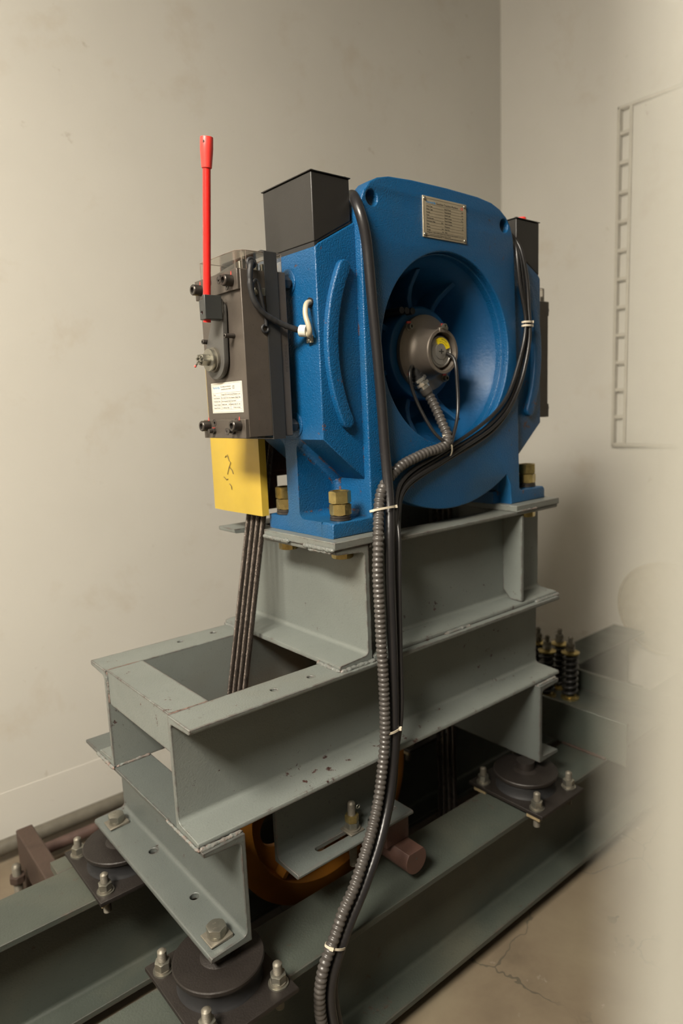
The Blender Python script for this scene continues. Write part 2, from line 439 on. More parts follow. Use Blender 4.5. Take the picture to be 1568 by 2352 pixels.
# wall panel with a column of openings on the right wall
t = empty('wall_vent'); tag(t, 'tall shallow beige vent panel with a column of small openings high on the right wall', 'vent panel')
f = B(); yA, yB_, zA, zB = .574, .20, .270, 1.594
for a in ((yA-.012, yA, zA, zB), (yB_, yB_+.012, zA, zB), (yB_, yA, zA, zA+.012), (yB_, yA, zB-.012, zB)): box(f, XR-.026, XR, *a)
obj('frame', f, 'vent', t, bev=.003)
obj('panel', box(B(), XR-.014, XR, yB_+.01, yA-.055, zA+.012, zB-.012), 'wall', t, bev=.003)
obj('inner_stile', box(B(), XR-.024, XR, yA-.062, yA-.050, zA, zB), 'vent', t, bev=.002)
for i in range(11):
    z = zA+.012+(zB-zA)*(i+1)/12
    obj('rung', box(B(), XR-.022, XR, yA-.058, yA-.010, z-.007, z+.007), 'vent', t, bev=.002)
# round cover on right wall
t = empty('round_cover'); tag(t, 'pale round cover low on the right wall beyond the rope springs', 'wall cover')
obj('disc', lathe(B(), [(0, 0), (.19, 0), (.19, .02), (.175, .03), (.0, .034)], (XR, .335, -.39), (-1, 0, 0), 64), 'cream', t)
obj('rim', lathe(B(), [(.182, 0), (.192, 0), (.192, .03), (.182, .03), (.182, 0)], (XR, .335, -.39), (-1, 0, 0), 64, False), 'cream', t)

# ceiling lamp
t = empty('ceiling_lamp'); tag(t, 'white opal box lamp hanging from the ceiling behind the camera', 'lamp')
LX, LY, LZ = -1.85, -.75, 2.16
m, nt, b = nm('lamp_diffuser'); b.inputs['Emission Color'].default_value = (1, .925, .80, 1); b.inputs['Emission Strength'].default_value = 118.0
M['tube'] = m
obj('diffuser', box(B(), LX-.30, LX+.30, LY-.60, LY+.60, LZ, LZ+.13), 'tube', t, bev=.01)
obj('housing', box(B(), LX-.31, LX+.31, LY-.61, LY+.61, LZ+.131, LZ+.17), 'lamp_body', t, bev=.004)
for sy in (-.45, .45): obj('suspension_rod', cyl(B(), (LX, LY+sy, LZ+.17), (LX, LY+sy, ZC), .006, 10), 'zinc', t)

# ================================================================== RAILS
def rail(name, x0, x1, y0, y1, zt, zb, label):
    yc = (y0+y1)/2; tw, tf, ri = .008, .013, .010; P = []
    def q(sy, up):   # corner fillet points
        zz = zt-tf if up else zb+tf; s = -1 if up else 1
        return [(yc+sy*(tw/2+ri-ri*cos(pi/2*i/4)), zz+s*(ri-ri*sin(pi/2*i/4))) for i in range(5)]
    P = [(y0, zb), (y1, zb), (y1, zb+tf)] + q(1, False)[::-1] + q(1, True) + [(y1, zt-tf), (y1, zt), (y0, zt), (y0, zt-tf)] + q(-1, True)[::-1] + q(-1, False) + [(y0, zb+tf)]
    bm = B(); prism(bm, P, 'x', x0, x1)
    o = obj(name, bm, 'steel_low', None, 30, .0015, 2); tag(o, label, 'steel beam', 'long rails on the floor'); return o
rail('rail_beam', -.9, 2.22, -.042, .092, -.480, -.732, 'front green grey I-beam rail nearest the camera under the machine frame')
rail('rail_beam', -.9, 2.22, .377, .513, -.480, -.732, 'rear green grey I-beam rail on the left wall side of the frame')
for y0, y1, lb in ((-.02, .07, 'front'), (.40, .49, 'rear')):
    for x0, nm_ in ((-.75, 'left'), (2.0, 'right')):
        o = obj('support_block', box(B(), x0, x0+.14, y0, y1, Z0, -.732), 'shaftwall', bev=.004)
        tag(o, 'dark packing block under the %s end of the %s rail' % (nm_, lb), 'support block')

# ================================================================== ISOLATORS (built around the plate centre, copied)
def isolator():
    r = empty('vibration_isolator')
    obj('base_plate', plate([(-.087, -.107), (.087, -.107), (.087, .107), (-.087, .107)], [], 'z', 0, .009, .0015), 'isol', r)
    obj('rubber_pad', lathe(B(), [(.072, .009), (.071, .012), (.069, .016), (.0695, .03), (.072, .041), (.072, .042)], (0, 0, 0), (0, 0, 1), 64), 'rubber', r)
    obj('top_disc', lathe(B(), [(.072, .042), (.0765, .0425), (.077, .045), (.077, .049), (.0755, .051), (.03, .0515), (0, .0515)], (0, 0, 0), (0, 0, 1), 72), 'isol', r)
    obj('hub', lathe(B(), [(.031, .0515), (.0285, .0525), (.026, .0535), (.0215, .055), (.0215, .0735)], (0, 0, 0), (0, 0, 1), 40), 'isol', r)
    for sx in (-1, 1):
        for sy in (-1, 1):
            p = (sx*.066, sy*.078, 0)
            s = obj('stud', stud(B(), (p[0], p[1], -.035), (0, 0, 1), .0078, .083, .0019), 'zinc_dirty', r)
            obj('washer', ring(B(), (p[0], p[1], .009), (0, 0, 1), .0088, .0172, .003), 'zinc', s)
            obj('spring_washer', ring(B(), (p[0], p[1], .012), (0, 0, 1), .0088, .0138, .0035), 'zinc_dirty', s)
            obj('nut', hexn(B(), (p[0], p[1], .0155), (0, 0, 1), .0242, .0135, .4*sx+.3*sy), 'zinc', s)
            w = prism(B(), [(p[0]-.016, -.0120), (p[0]+.016, -.0040), (p[0]+.016, -.0002), (p[0]-.016, -.0002)], 'y', p[1]-.018, p[1]+.018)
            obj('taper_washer', w, 'wood', r, bev=.001)
    return r
def copy_tree(o, parent=None):
    c = o.copy(); COL.objects.link(c); c.parent = parent
    for ch in list(o.children): copy_tree(ch, c)
    return c
iso = isolator()
G = 'vibration isolators under the cross beams'
spots = [((.030, .020), 'dark round rubber isolator in the foreground under the near end of the left cross beam'),
         ((.030, .440), 'dark round rubber isolator on the rear rail at the left cross beam far end'),
         ((.890, .018), 'dark round rubber isolator on the front rail under the right cross beam'),
         ((.890, .440), 'dark round rubber isolator in deep shadow on the rear rail behind the pulley')]
for i, ((x, y), lb) in enumerate(spots):
    o = iso if i == 0 else copy_tree(iso)
    o.location = (x, y, -.470); tag(o, lb, 'isolator', G)
# packing under the plates
for i, ((x, y), _) in enumerate(spots):
    o = obj('packing_strip', box(B(), x-.055, x+.055, y-.055, y+.055, -.480, -.4704), 'isol', bev=.001)
    tag(o, ['thin dark packing strip under the foreground isolator', 'thin dark packing strip under the far left isolator', 'thin dark packing strip under the right front isolator', 'thin dark packing strip under the shadowed rear isolator'][i], 'packing strip')

# ================================================================== CROSS BEAMS
o = channel('cross_beam', 'y', -.014, .505, .0775, -1, -.3965, .1955, .0775, None, .009, .0115, 'steel_shaded')
holes = B()
for y in (.133, .309): cyl(holes, (.048, y, -.42), (.048, y, -.36), .0085, 20)
cut(o, holes); tag(o, 'left grey channel cross beam, open side facing left, over the two rails', 'steel beam')
o = channel('cross_beam', 'y', -.014, .505, .9035, 1, -.3965, .1955, .0775, None, .009, .0115, 'steel_shaded')
tag(o, 'right grey channel cross beam resting on the right isolators', 'steel beam')
hb0 = empty('hex_bolt')
def hex_bolt(root):
    obj('square_washer', prism(B(), [(-.021, 0), (.021, 0), (.021, .007), (-.021, .003)], 'y', -.019, .019), 'zinc_dirty', root, bev=.0012)
    obj('spring_washer', ring(B(), (0, 0, .005), (0, 0, 1), .0102, .0158, .0045), 'zinc', root)
    hd = obj('bolt_head', hexn(B(), (0, 0, .0095), (0, 0, 1), .0305, .0125, .35, bot=False), 'zinc', root)
    tb = B()
    text(tb, '8.8', .0034, lambda u, v, w: (u-.003, v+.0045, .0221+w))
    text(tb, 'YX', .0030, lambda u, v, w: (u-.008, v-.006, .0221+w))
    obj('marking', tb, 'zinc_dirty', hd)
hex_bolt(hb0)
for i, ((x, y), lb) in enumerate([((.030, .020), 'large hex bolt on a square washer at the near end of the left cross beam'), ((.030, .452), 'large hex bolt on a square washer at the far end of the left cross beam')]):
    o = hb0 if i == 0 else copy_tree(hb0)
    o.location = (x, y, -.3850); tag(o, lb, 'bolt', 'hex bolts on the left cross beam')

# ================================================================== BEARING FRAME (middle)
t = empty('bearing_frame'); tag(t, 'long grey welded channel frame carrying the raised machine frame', 'steel frame')
MF = t
c = channel('side_channel', 'x', 0, 1.005, .0765, -1, -.2, .2, .0765, t)
holes = B()
for x in (.182, .262, .82, .90): cyl(holes, (x, .036, -.03), (x, .036, .03), .0062, 20)
cut(c, holes)
c = channel('side_channel', 'x', 0, 1.005, .3455, 1, -.2, .2, .0765, t)
holes = B()
for x in (.182, .262): cyl(holes, (x, .392, -.03), (x, .392, .03), .0062, 20)
cut(c, holes)
def angle(x0, s, parent):
    P = [(x0, 0), (x0+s*.073, 0), (x0+s*.073, -.004), (x0+s*.0695, -.0075)] + [(x0+s*(.0155-.0075*sin(a)), -.0155+.0075*cos(a)) for a in (0, pi/8, pi/4, 3*pi/8, pi/2)] + [(x0+s*.008, -.066), (x0+s*.0045, -.0695), (x0, -.0695)]
    return obj('end_angle', prism(B(), P, 'y', .0775, .3445), 'steel', parent, 30, .001)
angle(.004, 1, t); angle(1.001, -1, t)
for x0, x1, y in ((.004, .075, .0775), (.004, .075, .3445)): wbead(t, (x0, y, -.0005), (x1, y, -.0005), 0.00176)
wbead(t, (.0035, .0772, -.003), (.0035, .0772, -.067), 0.00256); wbead(t, (.0035, .3445, -.003), (.0035, .3445, -.067), 0.00224)
wbead(t, (-.001, -.006, -.1995), (.0775, -.006, -.2005), 0.00416); wbead(t, (-.002, -.006, -.2005), (-.002, .11, -.2005), 0.00288)
wbead(t, (-.002, .34, -.2005), (-.002, .43, -.2005), 0.00360); wbead(t, (.905, -.006, -.2005), (.98, -.006, -.2005), 0.00400)
wbead(t, (.004, .3445, -.1995), (.074, .3445, -.1995), 0.00320)

# ================================================================== RAISED FRAME (upper)
t = empty('raised_frame'); tag(t, 'raised grey channel frame directly under the blue machine', 'steel frame')
UZ = .228
# left cross channel: top flange interrupted where the ropes pass
prof = channel_profile(UZ, .080, .0095, .012)
lc = obj('cross_channel', prism(B(), [(.3955-u, v) for u, v in prof], 'y', .015, .430), 'steel', t, 30, .0012)
cut(lc, box(B(), .30, .386, .246, .362, .150, .26))
rc = obj('cross_channel', prism(B(), [(.9350+u, v) for u, v in prof], 'y', .0805, .430), 'steel', t, 30, .0012)
channel('side_channel', 'x', .400, 1.015, .0790, -1, 0, UZ, .0640, t, .009, .0115)
channel('side_channel', 'x', .400, 1.015, .3660, 1, 0, UZ, .0640, t, .009, .0115)
P = [(.0165, .0115), (.050, .0115), (.0705, .035), (.0705, .216), (.0165, .216)]
obj('stiffener_plate', prism(B(), P, 'x', .873, .881), 'steel', t, 30, .001)
obj('mounting_plate', box(B(), .312, .432, .012, .240, UZ, .243), 'steel', t, 30, .0018)
obj('mounting_plate', box(B(), .848, 1.018, .012, .240, UZ, .243), 'steel', t, 30, .0018)
wbead(t, (.313, .010, .0005), (.400, .010, .0005), 0.00496); wbead(t, (.313, .012, .001), (.313, .081, .001), 0.00496)
wbead(t, (.92, .012, .001), (1.017, .012, .001), 0.00480); wbead(t, (.60, .013, .001), (.68, .013, .001), 0.00440)
wbead(t, (.313, .36, .001), (.313, .43, .001), 0.00440)
wbead(t, (.311, .012, .229), (.311, .105, .228), 0.00520); wbead(t, (.311, .150, .229), (.311, .24, .229), 0.00480); wbead(t, (.311, .02, .224), (.311, .09, .222), 0.00360)
wbead(t, (.849, .013, .229), (.93, .013, .229), 0.00280)

# foot bolts
def foot_bolt():
    r = empty('foot_bolt')
    obj('spring_washer', ring(B(), (0, 0, 0), (0, 0, 1), .0125, .0205, .0045), 'darkbolt', r)
    obj('spring_washer', ring(B(), (0, 0, .0052), (0, 0, 1), .0125, .020, .004), 'darkbolt', r)
    obj('nut', hexn(B(), (0, 0, .0095), (0, 0, 1), .0365, .0215, .25, .0125), 'gold', r)
    obj('nut', hexn(B(), (0, 0, .0318), (0, 0, 1), .0375, .0235, .55, .0135, depth=.012), 'gold', r)
    obj('shank', stud(B(), (0, 0, -.058), (0, 0, 1), .0118, .103, .003, False), 'zinc', r)
    obj('bolt_head', hexn(B(), (0, 0, -.0735), (0, 0, 1), .0365, .0155, .3), 'gold', r)
    return r
fb = foot_bolt()
for i, ((x, y), lb) in enumerate([((.371, .063), 'gold zinc bolt with stacked nuts on the near left foot of the blue machine'), ((.355, .216), 'gold zinc bolt with stacked nuts on the left foot behind the casting rib'), ((.963, .066), 'gold zinc bolt with stacked nuts on the right foot of the blue machine')]):
    o = fb if i == 0 else copy_tree(fb)
    o.location = (x, y, .2725); tag(o, lb, 'bolt', 'gold bolts holding the machine feet')

# ================================================================== TRACTION MACHINE
TM = empty('traction_machine'); tag(TM, 'large blue cast gearless lift traction machine with a round opening in front', 'traction machine')
HX, HZ, HR = .662, .588, .193
bm = B()
def join(bm, b2):
    me = bpy.data.meshes.new('j'); b2.to_mesh(me); b2.free(); bm.from_mesh(me); bpy.data.meshes.remove(me)
hole = circ(HX, HZ, HR, 96)
hole_in = circ(HX, HZ, HR-.003, 96)
# front panel
arc = [(HX+(.328+.020*abs(cos(a))**3)*cos(a), HZ+(.328+.020*abs(cos(a))**3)*sin(a)) for a in [radians(-56-68*i/30) for i in range(31)]]
outer = [(.332, .243), (.332, .268), (.336, .272), (.428, .272), (.427, .50), (.4255, .78), (.425, .825), (.428, .846), (.437, .866), (.452, .882), (.472, .892), (.50, .8985), (.56, .902), (.66, .903), (.755, .901), (.80, .896), (.828, .887), (.851, .873), (.866, .855), (.874, .833), (.878, .80), (.884, .66), (.893, .42), (.897, .278), (.905, .272), (.99, .272), (.996, .268), (.998, .262), (.998, .243), (.866, .243), (.861, .290)] + arc + [(.462, .290), (.458, .243)]
join(bm, plate(outer, [hole, circ(.4555, .8545, .0138, 28), circ(.842, .855, .0138, 28)], 'y', .039, .074, .003, 3))
# octagonal body
octo = [(.332, .425), (.332, .760), (.340, .7665), (.442, .821), (.890, .821), (.994, .7665), (1.000, .760), (1.003, .425), (.895, .336), (.860, .33), (.47, .33), (.437, .336)]
join(bm, plate(octo, [hole_in], 'y', .055, .253, .003, 3))
# stator ring behind the panel disc
ring(bm, (HX, .060, HZ), (0, 1, 0), HR-.001, .322, .19, 96)
# feet, legs, ribs
box(bm, .3324, .52, .073, .246, .2433, .2718); box(bm, .84, .9976, .073, .246, .2433, .2718)
box(bm, .4282, .470, .070, .250, .262, .40); box(bm, .8575, .8955, .070, .250, .262, .40)
prism(bm, [(.3328, .26), (.47, .26), (.47, .45), (.3328, .45)], 'y', .141, .178)
prism(bm, [(.86, .26), (.997, .26), (.997, .45), (.86, .45)], 'y', .141, .178)
o = obj('housing', bm, 'blue', TM, 32)
# cast fillets between rib, ledge and foot
fl = B()
def fillet(bm, p, q, d1, d2, r, n=5):
    """concave fillet running from p to q in the corner between directions d1 and d2"""
    d1 = Vector(d1); d2 = Vector(d2); A = []
    for base in (Vector(p), Vector(q)):
        row = [base] + [base + d1*(r-r*sin(pi/2*i/n)) + d2*(r-r*cos(pi/2*i/n)) for i in range(n+1)]
        A.append([bm.verts.new(v) for v in row])
    m = n+2
    for i in range(m): bm.faces.new([A[0][i], A[0][(i+1) % m], A[1][(i+1) % m], A[1][i]])
    bm.faces.new(A[0]); bm.faces.new(A[1])
for y, dy in ((.1412, -1), (.1778, 1)):
    fillet(fl, (.3325, y, .2718), (.428, y, .2718), (0, dy, 0), (0, 0, 1), .014)
    fillet(fl, (.3325, y, .4255), (.340, y, .4185), (0, dy, 0), (0, 0, -1), .022)
    fillet(fl, (.4276, y, .27), (.4276, y, .36), (0, dy, 0), (-1, 0, 0), .014)
    fillet(fl, (.340, y, .4185), (.430, y, .342), (0, dy, 0), (0, 0, -1), .020)
fillet(fl, (.4276, .0745, .2718), (.4276, .141, .2718), (-1, 0, 0), (0, 0, 1), .012)
obj('cast_fillet', fl, 'blue', TM, 60)
# crescent bosses on both shoulders
for s in (1, -1):
    cx = .666
    a0, a1 = radians(152.5), radians(205.5); n = 30; ro, ri_ = .320, .2935
    po = [(HX+ro*cos(a0+(a1-a0)*i/n), HZ+ro*sin(a0+(a1-a0)*i/n)) for i in range(n+1)]
    pi_ = [(HX+ri_*cos(a1+(a0-a1)*i/n), HZ+ri_*sin(a1+(a0-a1)*i/n)) for i in range(n+1)]
    def cap(a, d):
        c_ = (HX+(ro+ri_)/2*cos(a), HZ+(ro+ri_)/2*sin(a)); r_ = (ro-ri_)/2
        st = a if d > 0 else a+pi
        return [(c_[0]+r_*cos(st+pi*i/6*1), c_[1]+r_*sin(st+pi*i/6)) for i in range(1, 6)]
    pts = po + cap(a1, 1) + pi_ + cap(a0, -1)
    if s < 0: pts = [(2*cx-x, z) for x, z in pts]
    obj('crescent_boss', plate(pts, [], 'y', .043, .062, .0035, 3), 'blue', TM, 32)
# round bosses behind the brake bolts
for z in (.712, .452):
    obj('bolt_boss', lathe(B(), [(.0245, -.002), (.0235, .002), (.0215, .0032), (0, .0032)], (.332, .139, z), (-1, 0, 0), 40), 'blue', TM, 32)
# bowl behind the opening
bw = B()
lathe(bw, [(HR-.001, .012), (HR-.0015, .030), (.188, .036), (.186, .044), (.178, .052), (.168, .085), (.158, .115), (.150, .140), (.140, .150), (.100, .152), (.0995, .148), (.099, .085), (.096, .078), (.03, .0765), (0, .0765)], (HX, .039, HZ), (0, 1, 0), 96, False)
for k in (-57, 60, 98, 150, 203, 255):
    a = radians(k)
    u = Vector((cos(a), 0, sin(a))); v = Vector((-sin(a), 0, cos(a)))
    def rb(rr, y, h): return Vector((HX, 0, HZ))+u*rr+v*h+Vector((0, y, 0))
    for hw in (.006,):
        A = [(.09, .135), (.118, .137), (.140, .128), (.172, .100), (.172, .195), (.09, .195)]
        V = [[bw.verts.new(rb(r_, y_, s_*hw)) for r_, y_ in A] for s_ in (-1, 1)]
        bw.faces.new(V[0]); bw.faces.new(V[1][::-1])
        for i in range(6): bw.faces.new([V[0][i], V[0][(i+1) % 6], V[1][(i+1) % 6], V[1][i]])
obj('bowl', bw, 'blue_in', TM, 35, .002, 2)
lug = B()
for k, x in enumerate((.585, .600, .617)): cyl(lug, (x, .10, .672), (x, .185, .672), .007, 12)
obj('terminal_lug', lug, 'rubber', TM)
# encoder mount
em = obj('encoder_mount', lathe(B(), [(.080, .0), (.0805, .002), (.080, .009), (.078, .010), (.060, .0105), (.054, .013), (.049, .020), (.047, .028), (.0455, .050), (.0465, .0535), (.0455, .0565), (.0395, .0565), (.039, .054), (.0385, .030), (0, .030)], (HX, .1155, HZ), (0, -1, 0), 72), 'cast', TM, 32)
for sx in (-1, 1):
    for sz in (-1, 1):
        p = (HX+sx*.053, .1055, HZ+sz*.053)
        s = obj('cap_screw', lathe(B(), [(.0085, 0), (.0085, .0015), (.0062, .002), (.0062, .0085), (.0055, .0095), (.0034, .0095), (.0034, .004), (0, .004)], p, (0, -1, 0), 24), 'zinc', TM)
        obj('paint_mark', box(B(), p[0]-.006, p[0]+.005, .1035, .1062, p[2]+.006, p[2]+.0105), 'mark_red', s)
obj('clamp_tab', box(B(), HX-.011, HX+.011, .0575, .064, HZ+.038, HZ+.048), 'cast', TM, bev=.0015)
obj('clamp_screw', lathe(B(), [(.0055, 0), (.0055, .006), (.003, .006), (.003, .003), (0, .003)], (HX, .0575, HZ+.050), (0, -1, 0), 20), 'zinc', TM)
en = obj('encoder', lathe(B(), [(.0335, .0), (.0335, .018), (.032, .0205), (.0295, .0215), (.0285, .0195), (.0165, .0195), (.016, .0215), (.0135, .0222), (0, .0222)], (HX, .0865, HZ), (0, -1, 0), 64), 'encoder', TM, 32)
# raised sectors + yellow caution label on the encoder face
def sector(a0, a1, r0, r1, y0, y1, n=14):
    P = [(HX+r1*cos(a0+(a1-a0)*i/n), HZ+r1*sin(a0+(a1-a0)*i/n)) for i in range(n+1)] + [(HX+r0*cos(a1+(a0-a1)*i/n), HZ+r0*sin(a1+(a0-a1)*i/n)) for i in range(n+1)]
    return prism(B(), P, 'y', y0, y1)
obj('face_segment', sector(radians(150), radians(285), .0175, .0275, .0650, .0680), 'encoder', en, bev=.0005)
cl = obj('caution_label', sector(radians(18), radians(118), .0165, .0285, .0645, .0680), 'yellow_sticker', en)
tb = B()
def arcmap(r, am):
    def f(u, v, w):
        a = radians(am) - u/(r+v*.0); return (HX+(r+v)*cos(a), .06445+w*-1, HZ+(r+v)*sin(a))
    return f
text(tb, 'CAUTION', .0034, arcmap(.0235, 68), .017, .0002, 'CENTER')
text(tb, "Don't remove this connector", .0016, arcmap(.0195, 68), .023, .0002, 'CENTER')
obj('lettering', tb, 'ink', cl)
ky = B(); box(ky, HX-.0075, HX+.0075, .0641, .0650, HZ-.0012, HZ+.0012); box(ky, HX-.0012, HX+.002, .0641, .0650, HZ-.005, HZ+.005)
obj('key_slot', ky, 'ink', en)
# cable glands at the lower left of the mount
gl = B(); p0 = Vector((.601, .091, .554)); d = (Vector((.626, .077, .509))-p0).normalized()
lathe(gl, [(0, 0), (.006, .001), (.009, .004), (.0105, .010), (.0105, .016), (.0125, .017), (.0125, .024)], p0, d, 24)
obj('connector_cap', gl, 'rubber', TM)
gn = B(); hexn(gn, p0+d*.024, d, .030, .007, .2); cyl(gn, p0+d*.031, p0+d*.034, .0125, 24); hexn(gn, p0+d*.034, d, .028, .007, .5); cyl(gn, p0+d*.041, p0+d*.048, .0125, 24)
obj('gland_nut', gn, 'steel_nut', TM)
obj('gland_collar', cyl(B(), p0+d*.048, p0+d*.060, .0125, 24, .0118), 'conduit', TM)

# nameplate
NPX0, NPX1, NPZ0, NPZ1 = .5865, .7145, .8025, .8785
np_ = obj('nameplate', plate([(NPX0, NPZ0), (NPX1, NPZ0), (NPX1, NPZ1), (NPX0, NPZ1)], [], 'y', .0372, .0392, .0004), 'plate', TM)
for x in (NPX0+.005, NPX1-.005):
    for z in (NPZ0+.005, NPZ1-.005):
        obj('rivet', lathe(B(), [(.0036, 0), (.0034, .001), (.0024, .002), (0, .0026)], (x, .0373, z), (0, -1, 0), 16), 'zinc', np_)
FY = .03712
def fm(x, z): return lambda u, v, w: (x+u, FY-w, z+v)
ln = B()
def hl(x0, x1, z, h=.00032): box(ln, x0, x1, FY-.0001, FY+.0002, z-h/2, z+h/2)
def vl(x, z0, z1, h=.00032): box(ln, x-h/2, x+h/2, FY-.0001, FY+.0002, z0, z1)
hl(NPX0+.004, NPX1-.004, NPZ1-.0042); hl(NPX0+.004, NPX1-.004, NPZ0+.0042); vl(NPX0+.004, NPZ0+.0042, NPZ1-.0042); vl(NPX1-.004, NPZ0+.0042, NPZ1-.0042)
zt = NPZ1-.0145; dz = .00545
L_ = ['Series Type', 'Motor Type', 'Roping', 'Poles', 'Thermal class', 'Protection Class', 'Duty', 'Sheave', 'Weight']
R_ = ['Rated Power', 'Rated Speed', 'Rated Load', 'Rated Torque', 'Rated Voltage', 'Rated Current', 'Frequency', 'Serial No.', 'Date']
RU = ['kW', 'rpm', 'kg', 'N.m', 'V', 'A', 'Hz', '', '']; LU = ['', '', '', '', '', 'IP41', '', 'mm', 'kg']
xm = (NPX0+NPX1)/2-.004; xl = NPX0+.009; xr = NPX1-.009
for i in range(9):
    z = zt-dz*(i+1)
    hl(xl, xm-.001, z+.0002); hl(xm+.001, xr, z+.0002)
    text(ln, L_[i], .0027, fm(xl+.0005, z+.0010)); text(ln, R_[i], .0027, fm(xm+.0020, z+.0010))
    if RU[i]: text(ln, RU[i], .0026, fm(xr-.0006, z+.0010), align='RIGHT')
    if LU[i]: text(ln, LU[i], .0026, fm(xm-.0018, z+.0010), align='RIGHT')
hl(xl, xr, zt+.0002)
text(ln, 'Gearless Traction Machine', .0041, fm(xl+.0290, zt+.0022), .0640)
text(ln, 'ZHEJIANG XIZI FORVORDA ELECTRICAL MACHINERY CO.,LTD', .0024, fm(xl, zt-dz*9-.0035), xr-xl)
text(ln, 'No.1 Industry Road, Lin\'an, Zhejiang, China  311305', .0019, fm(xl, zt-dz*9-.0067), .070)
text(ln, 'http://www.forvorda.com        Service hotline 400-826-1170', .0019, fm(xl, zt-dz*9-.0097), .104)
obj('lettering', ln, 'ink', np_)
tb = B(); text(tb, 'Forvorda', .0046, fm(xl, zt+.0022), .0265, bold=.00006); obj('brand_lettering', tb, 'ink_blue', np_)
tb = B(); text(tb, 'CE', .0050, fm(xr-.0085, zt+.0020), .0070, bold=.0001); obj('mark_lettering', tb, 'ink_red', np_)

# sheave + brown rear housing
sv = B(); prof = [(0, 0), (.245, 0), (.262, .002), (.262, .010)]
for k in range(4): y_ = .021+.019*k; prof += [(.262, y_-.004), (.256, y_), (.262, y_+.004)]
prof += [(.262, .092), (0, .092)]
lathe(sv, prof, (HX, .253, HZ), (0, 1, 0), 96)
obj('traction_sheave', sv, 'grease', TM, 32)
rh = B(); box(rh, .365, .965, .372, .44, .332, .80); box(rh, .366, .445, .373, .439, .258, .34); box(rh, .890, .964, .373, .439, .258, .34)
obj('rear_housing', rh, 'rust', TM, bev=.006)
rh = B(); box(rh, .37, .96, .366, .3725, .345, .60)
obj('rear_panel', rh, 'rust', TM, bev=.002)

# ================================================================== TERMINAL BOXES
def terminal_box(label, mir):
    t = empty('terminal_box'); tag(t, label, 'terminal box', 'black boxes on the shoulders of the machine')
    X = (lambda x: x) if not mir else (lambda x: 1.3265-x)
    y0, y1 = .056, .205
    obj('box_body', prism(B(), [(X(.331), .768), (X(.338), .7700), (X(.417), .8125), (X(.417), .8835), (X(.331), .8835)], 'y', y0, y1), 'black', t, 30, .0022, 3)
    obj('gasket', prism(B(), [(X(.3325), .7605), (X(.3425), .7695), (X(.4180), .8095), (X(.4180), .8130), (X(.339), .7715), (X(.3325), .7685)], 'y', y0+.001, y1-.001), 'rubber', t)
    xs = sorted((X(.3285), X(.419)))
    obj('lid', box(B(), xs[0], xs[1], y0-.002, y1+.002, .8837, .8855), 'black', t, bev=.0006)
    for x in (.337, .411):
        for y in (y0+.006, y1-.006):
            obj('screw', lathe(B(), [(.0048, 0), (.0045, .0012), (.003, .0025), (0, .003)], (X(x), y, .8855), (0, 0, 1), 18), 'zinc', t)
    return t
terminal_box('black sheet metal terminal box on the left shoulder beside the brake', False)
tb2 = terminal_box('black sheet metal terminal box on the right shoulder behind the thin cables', True)

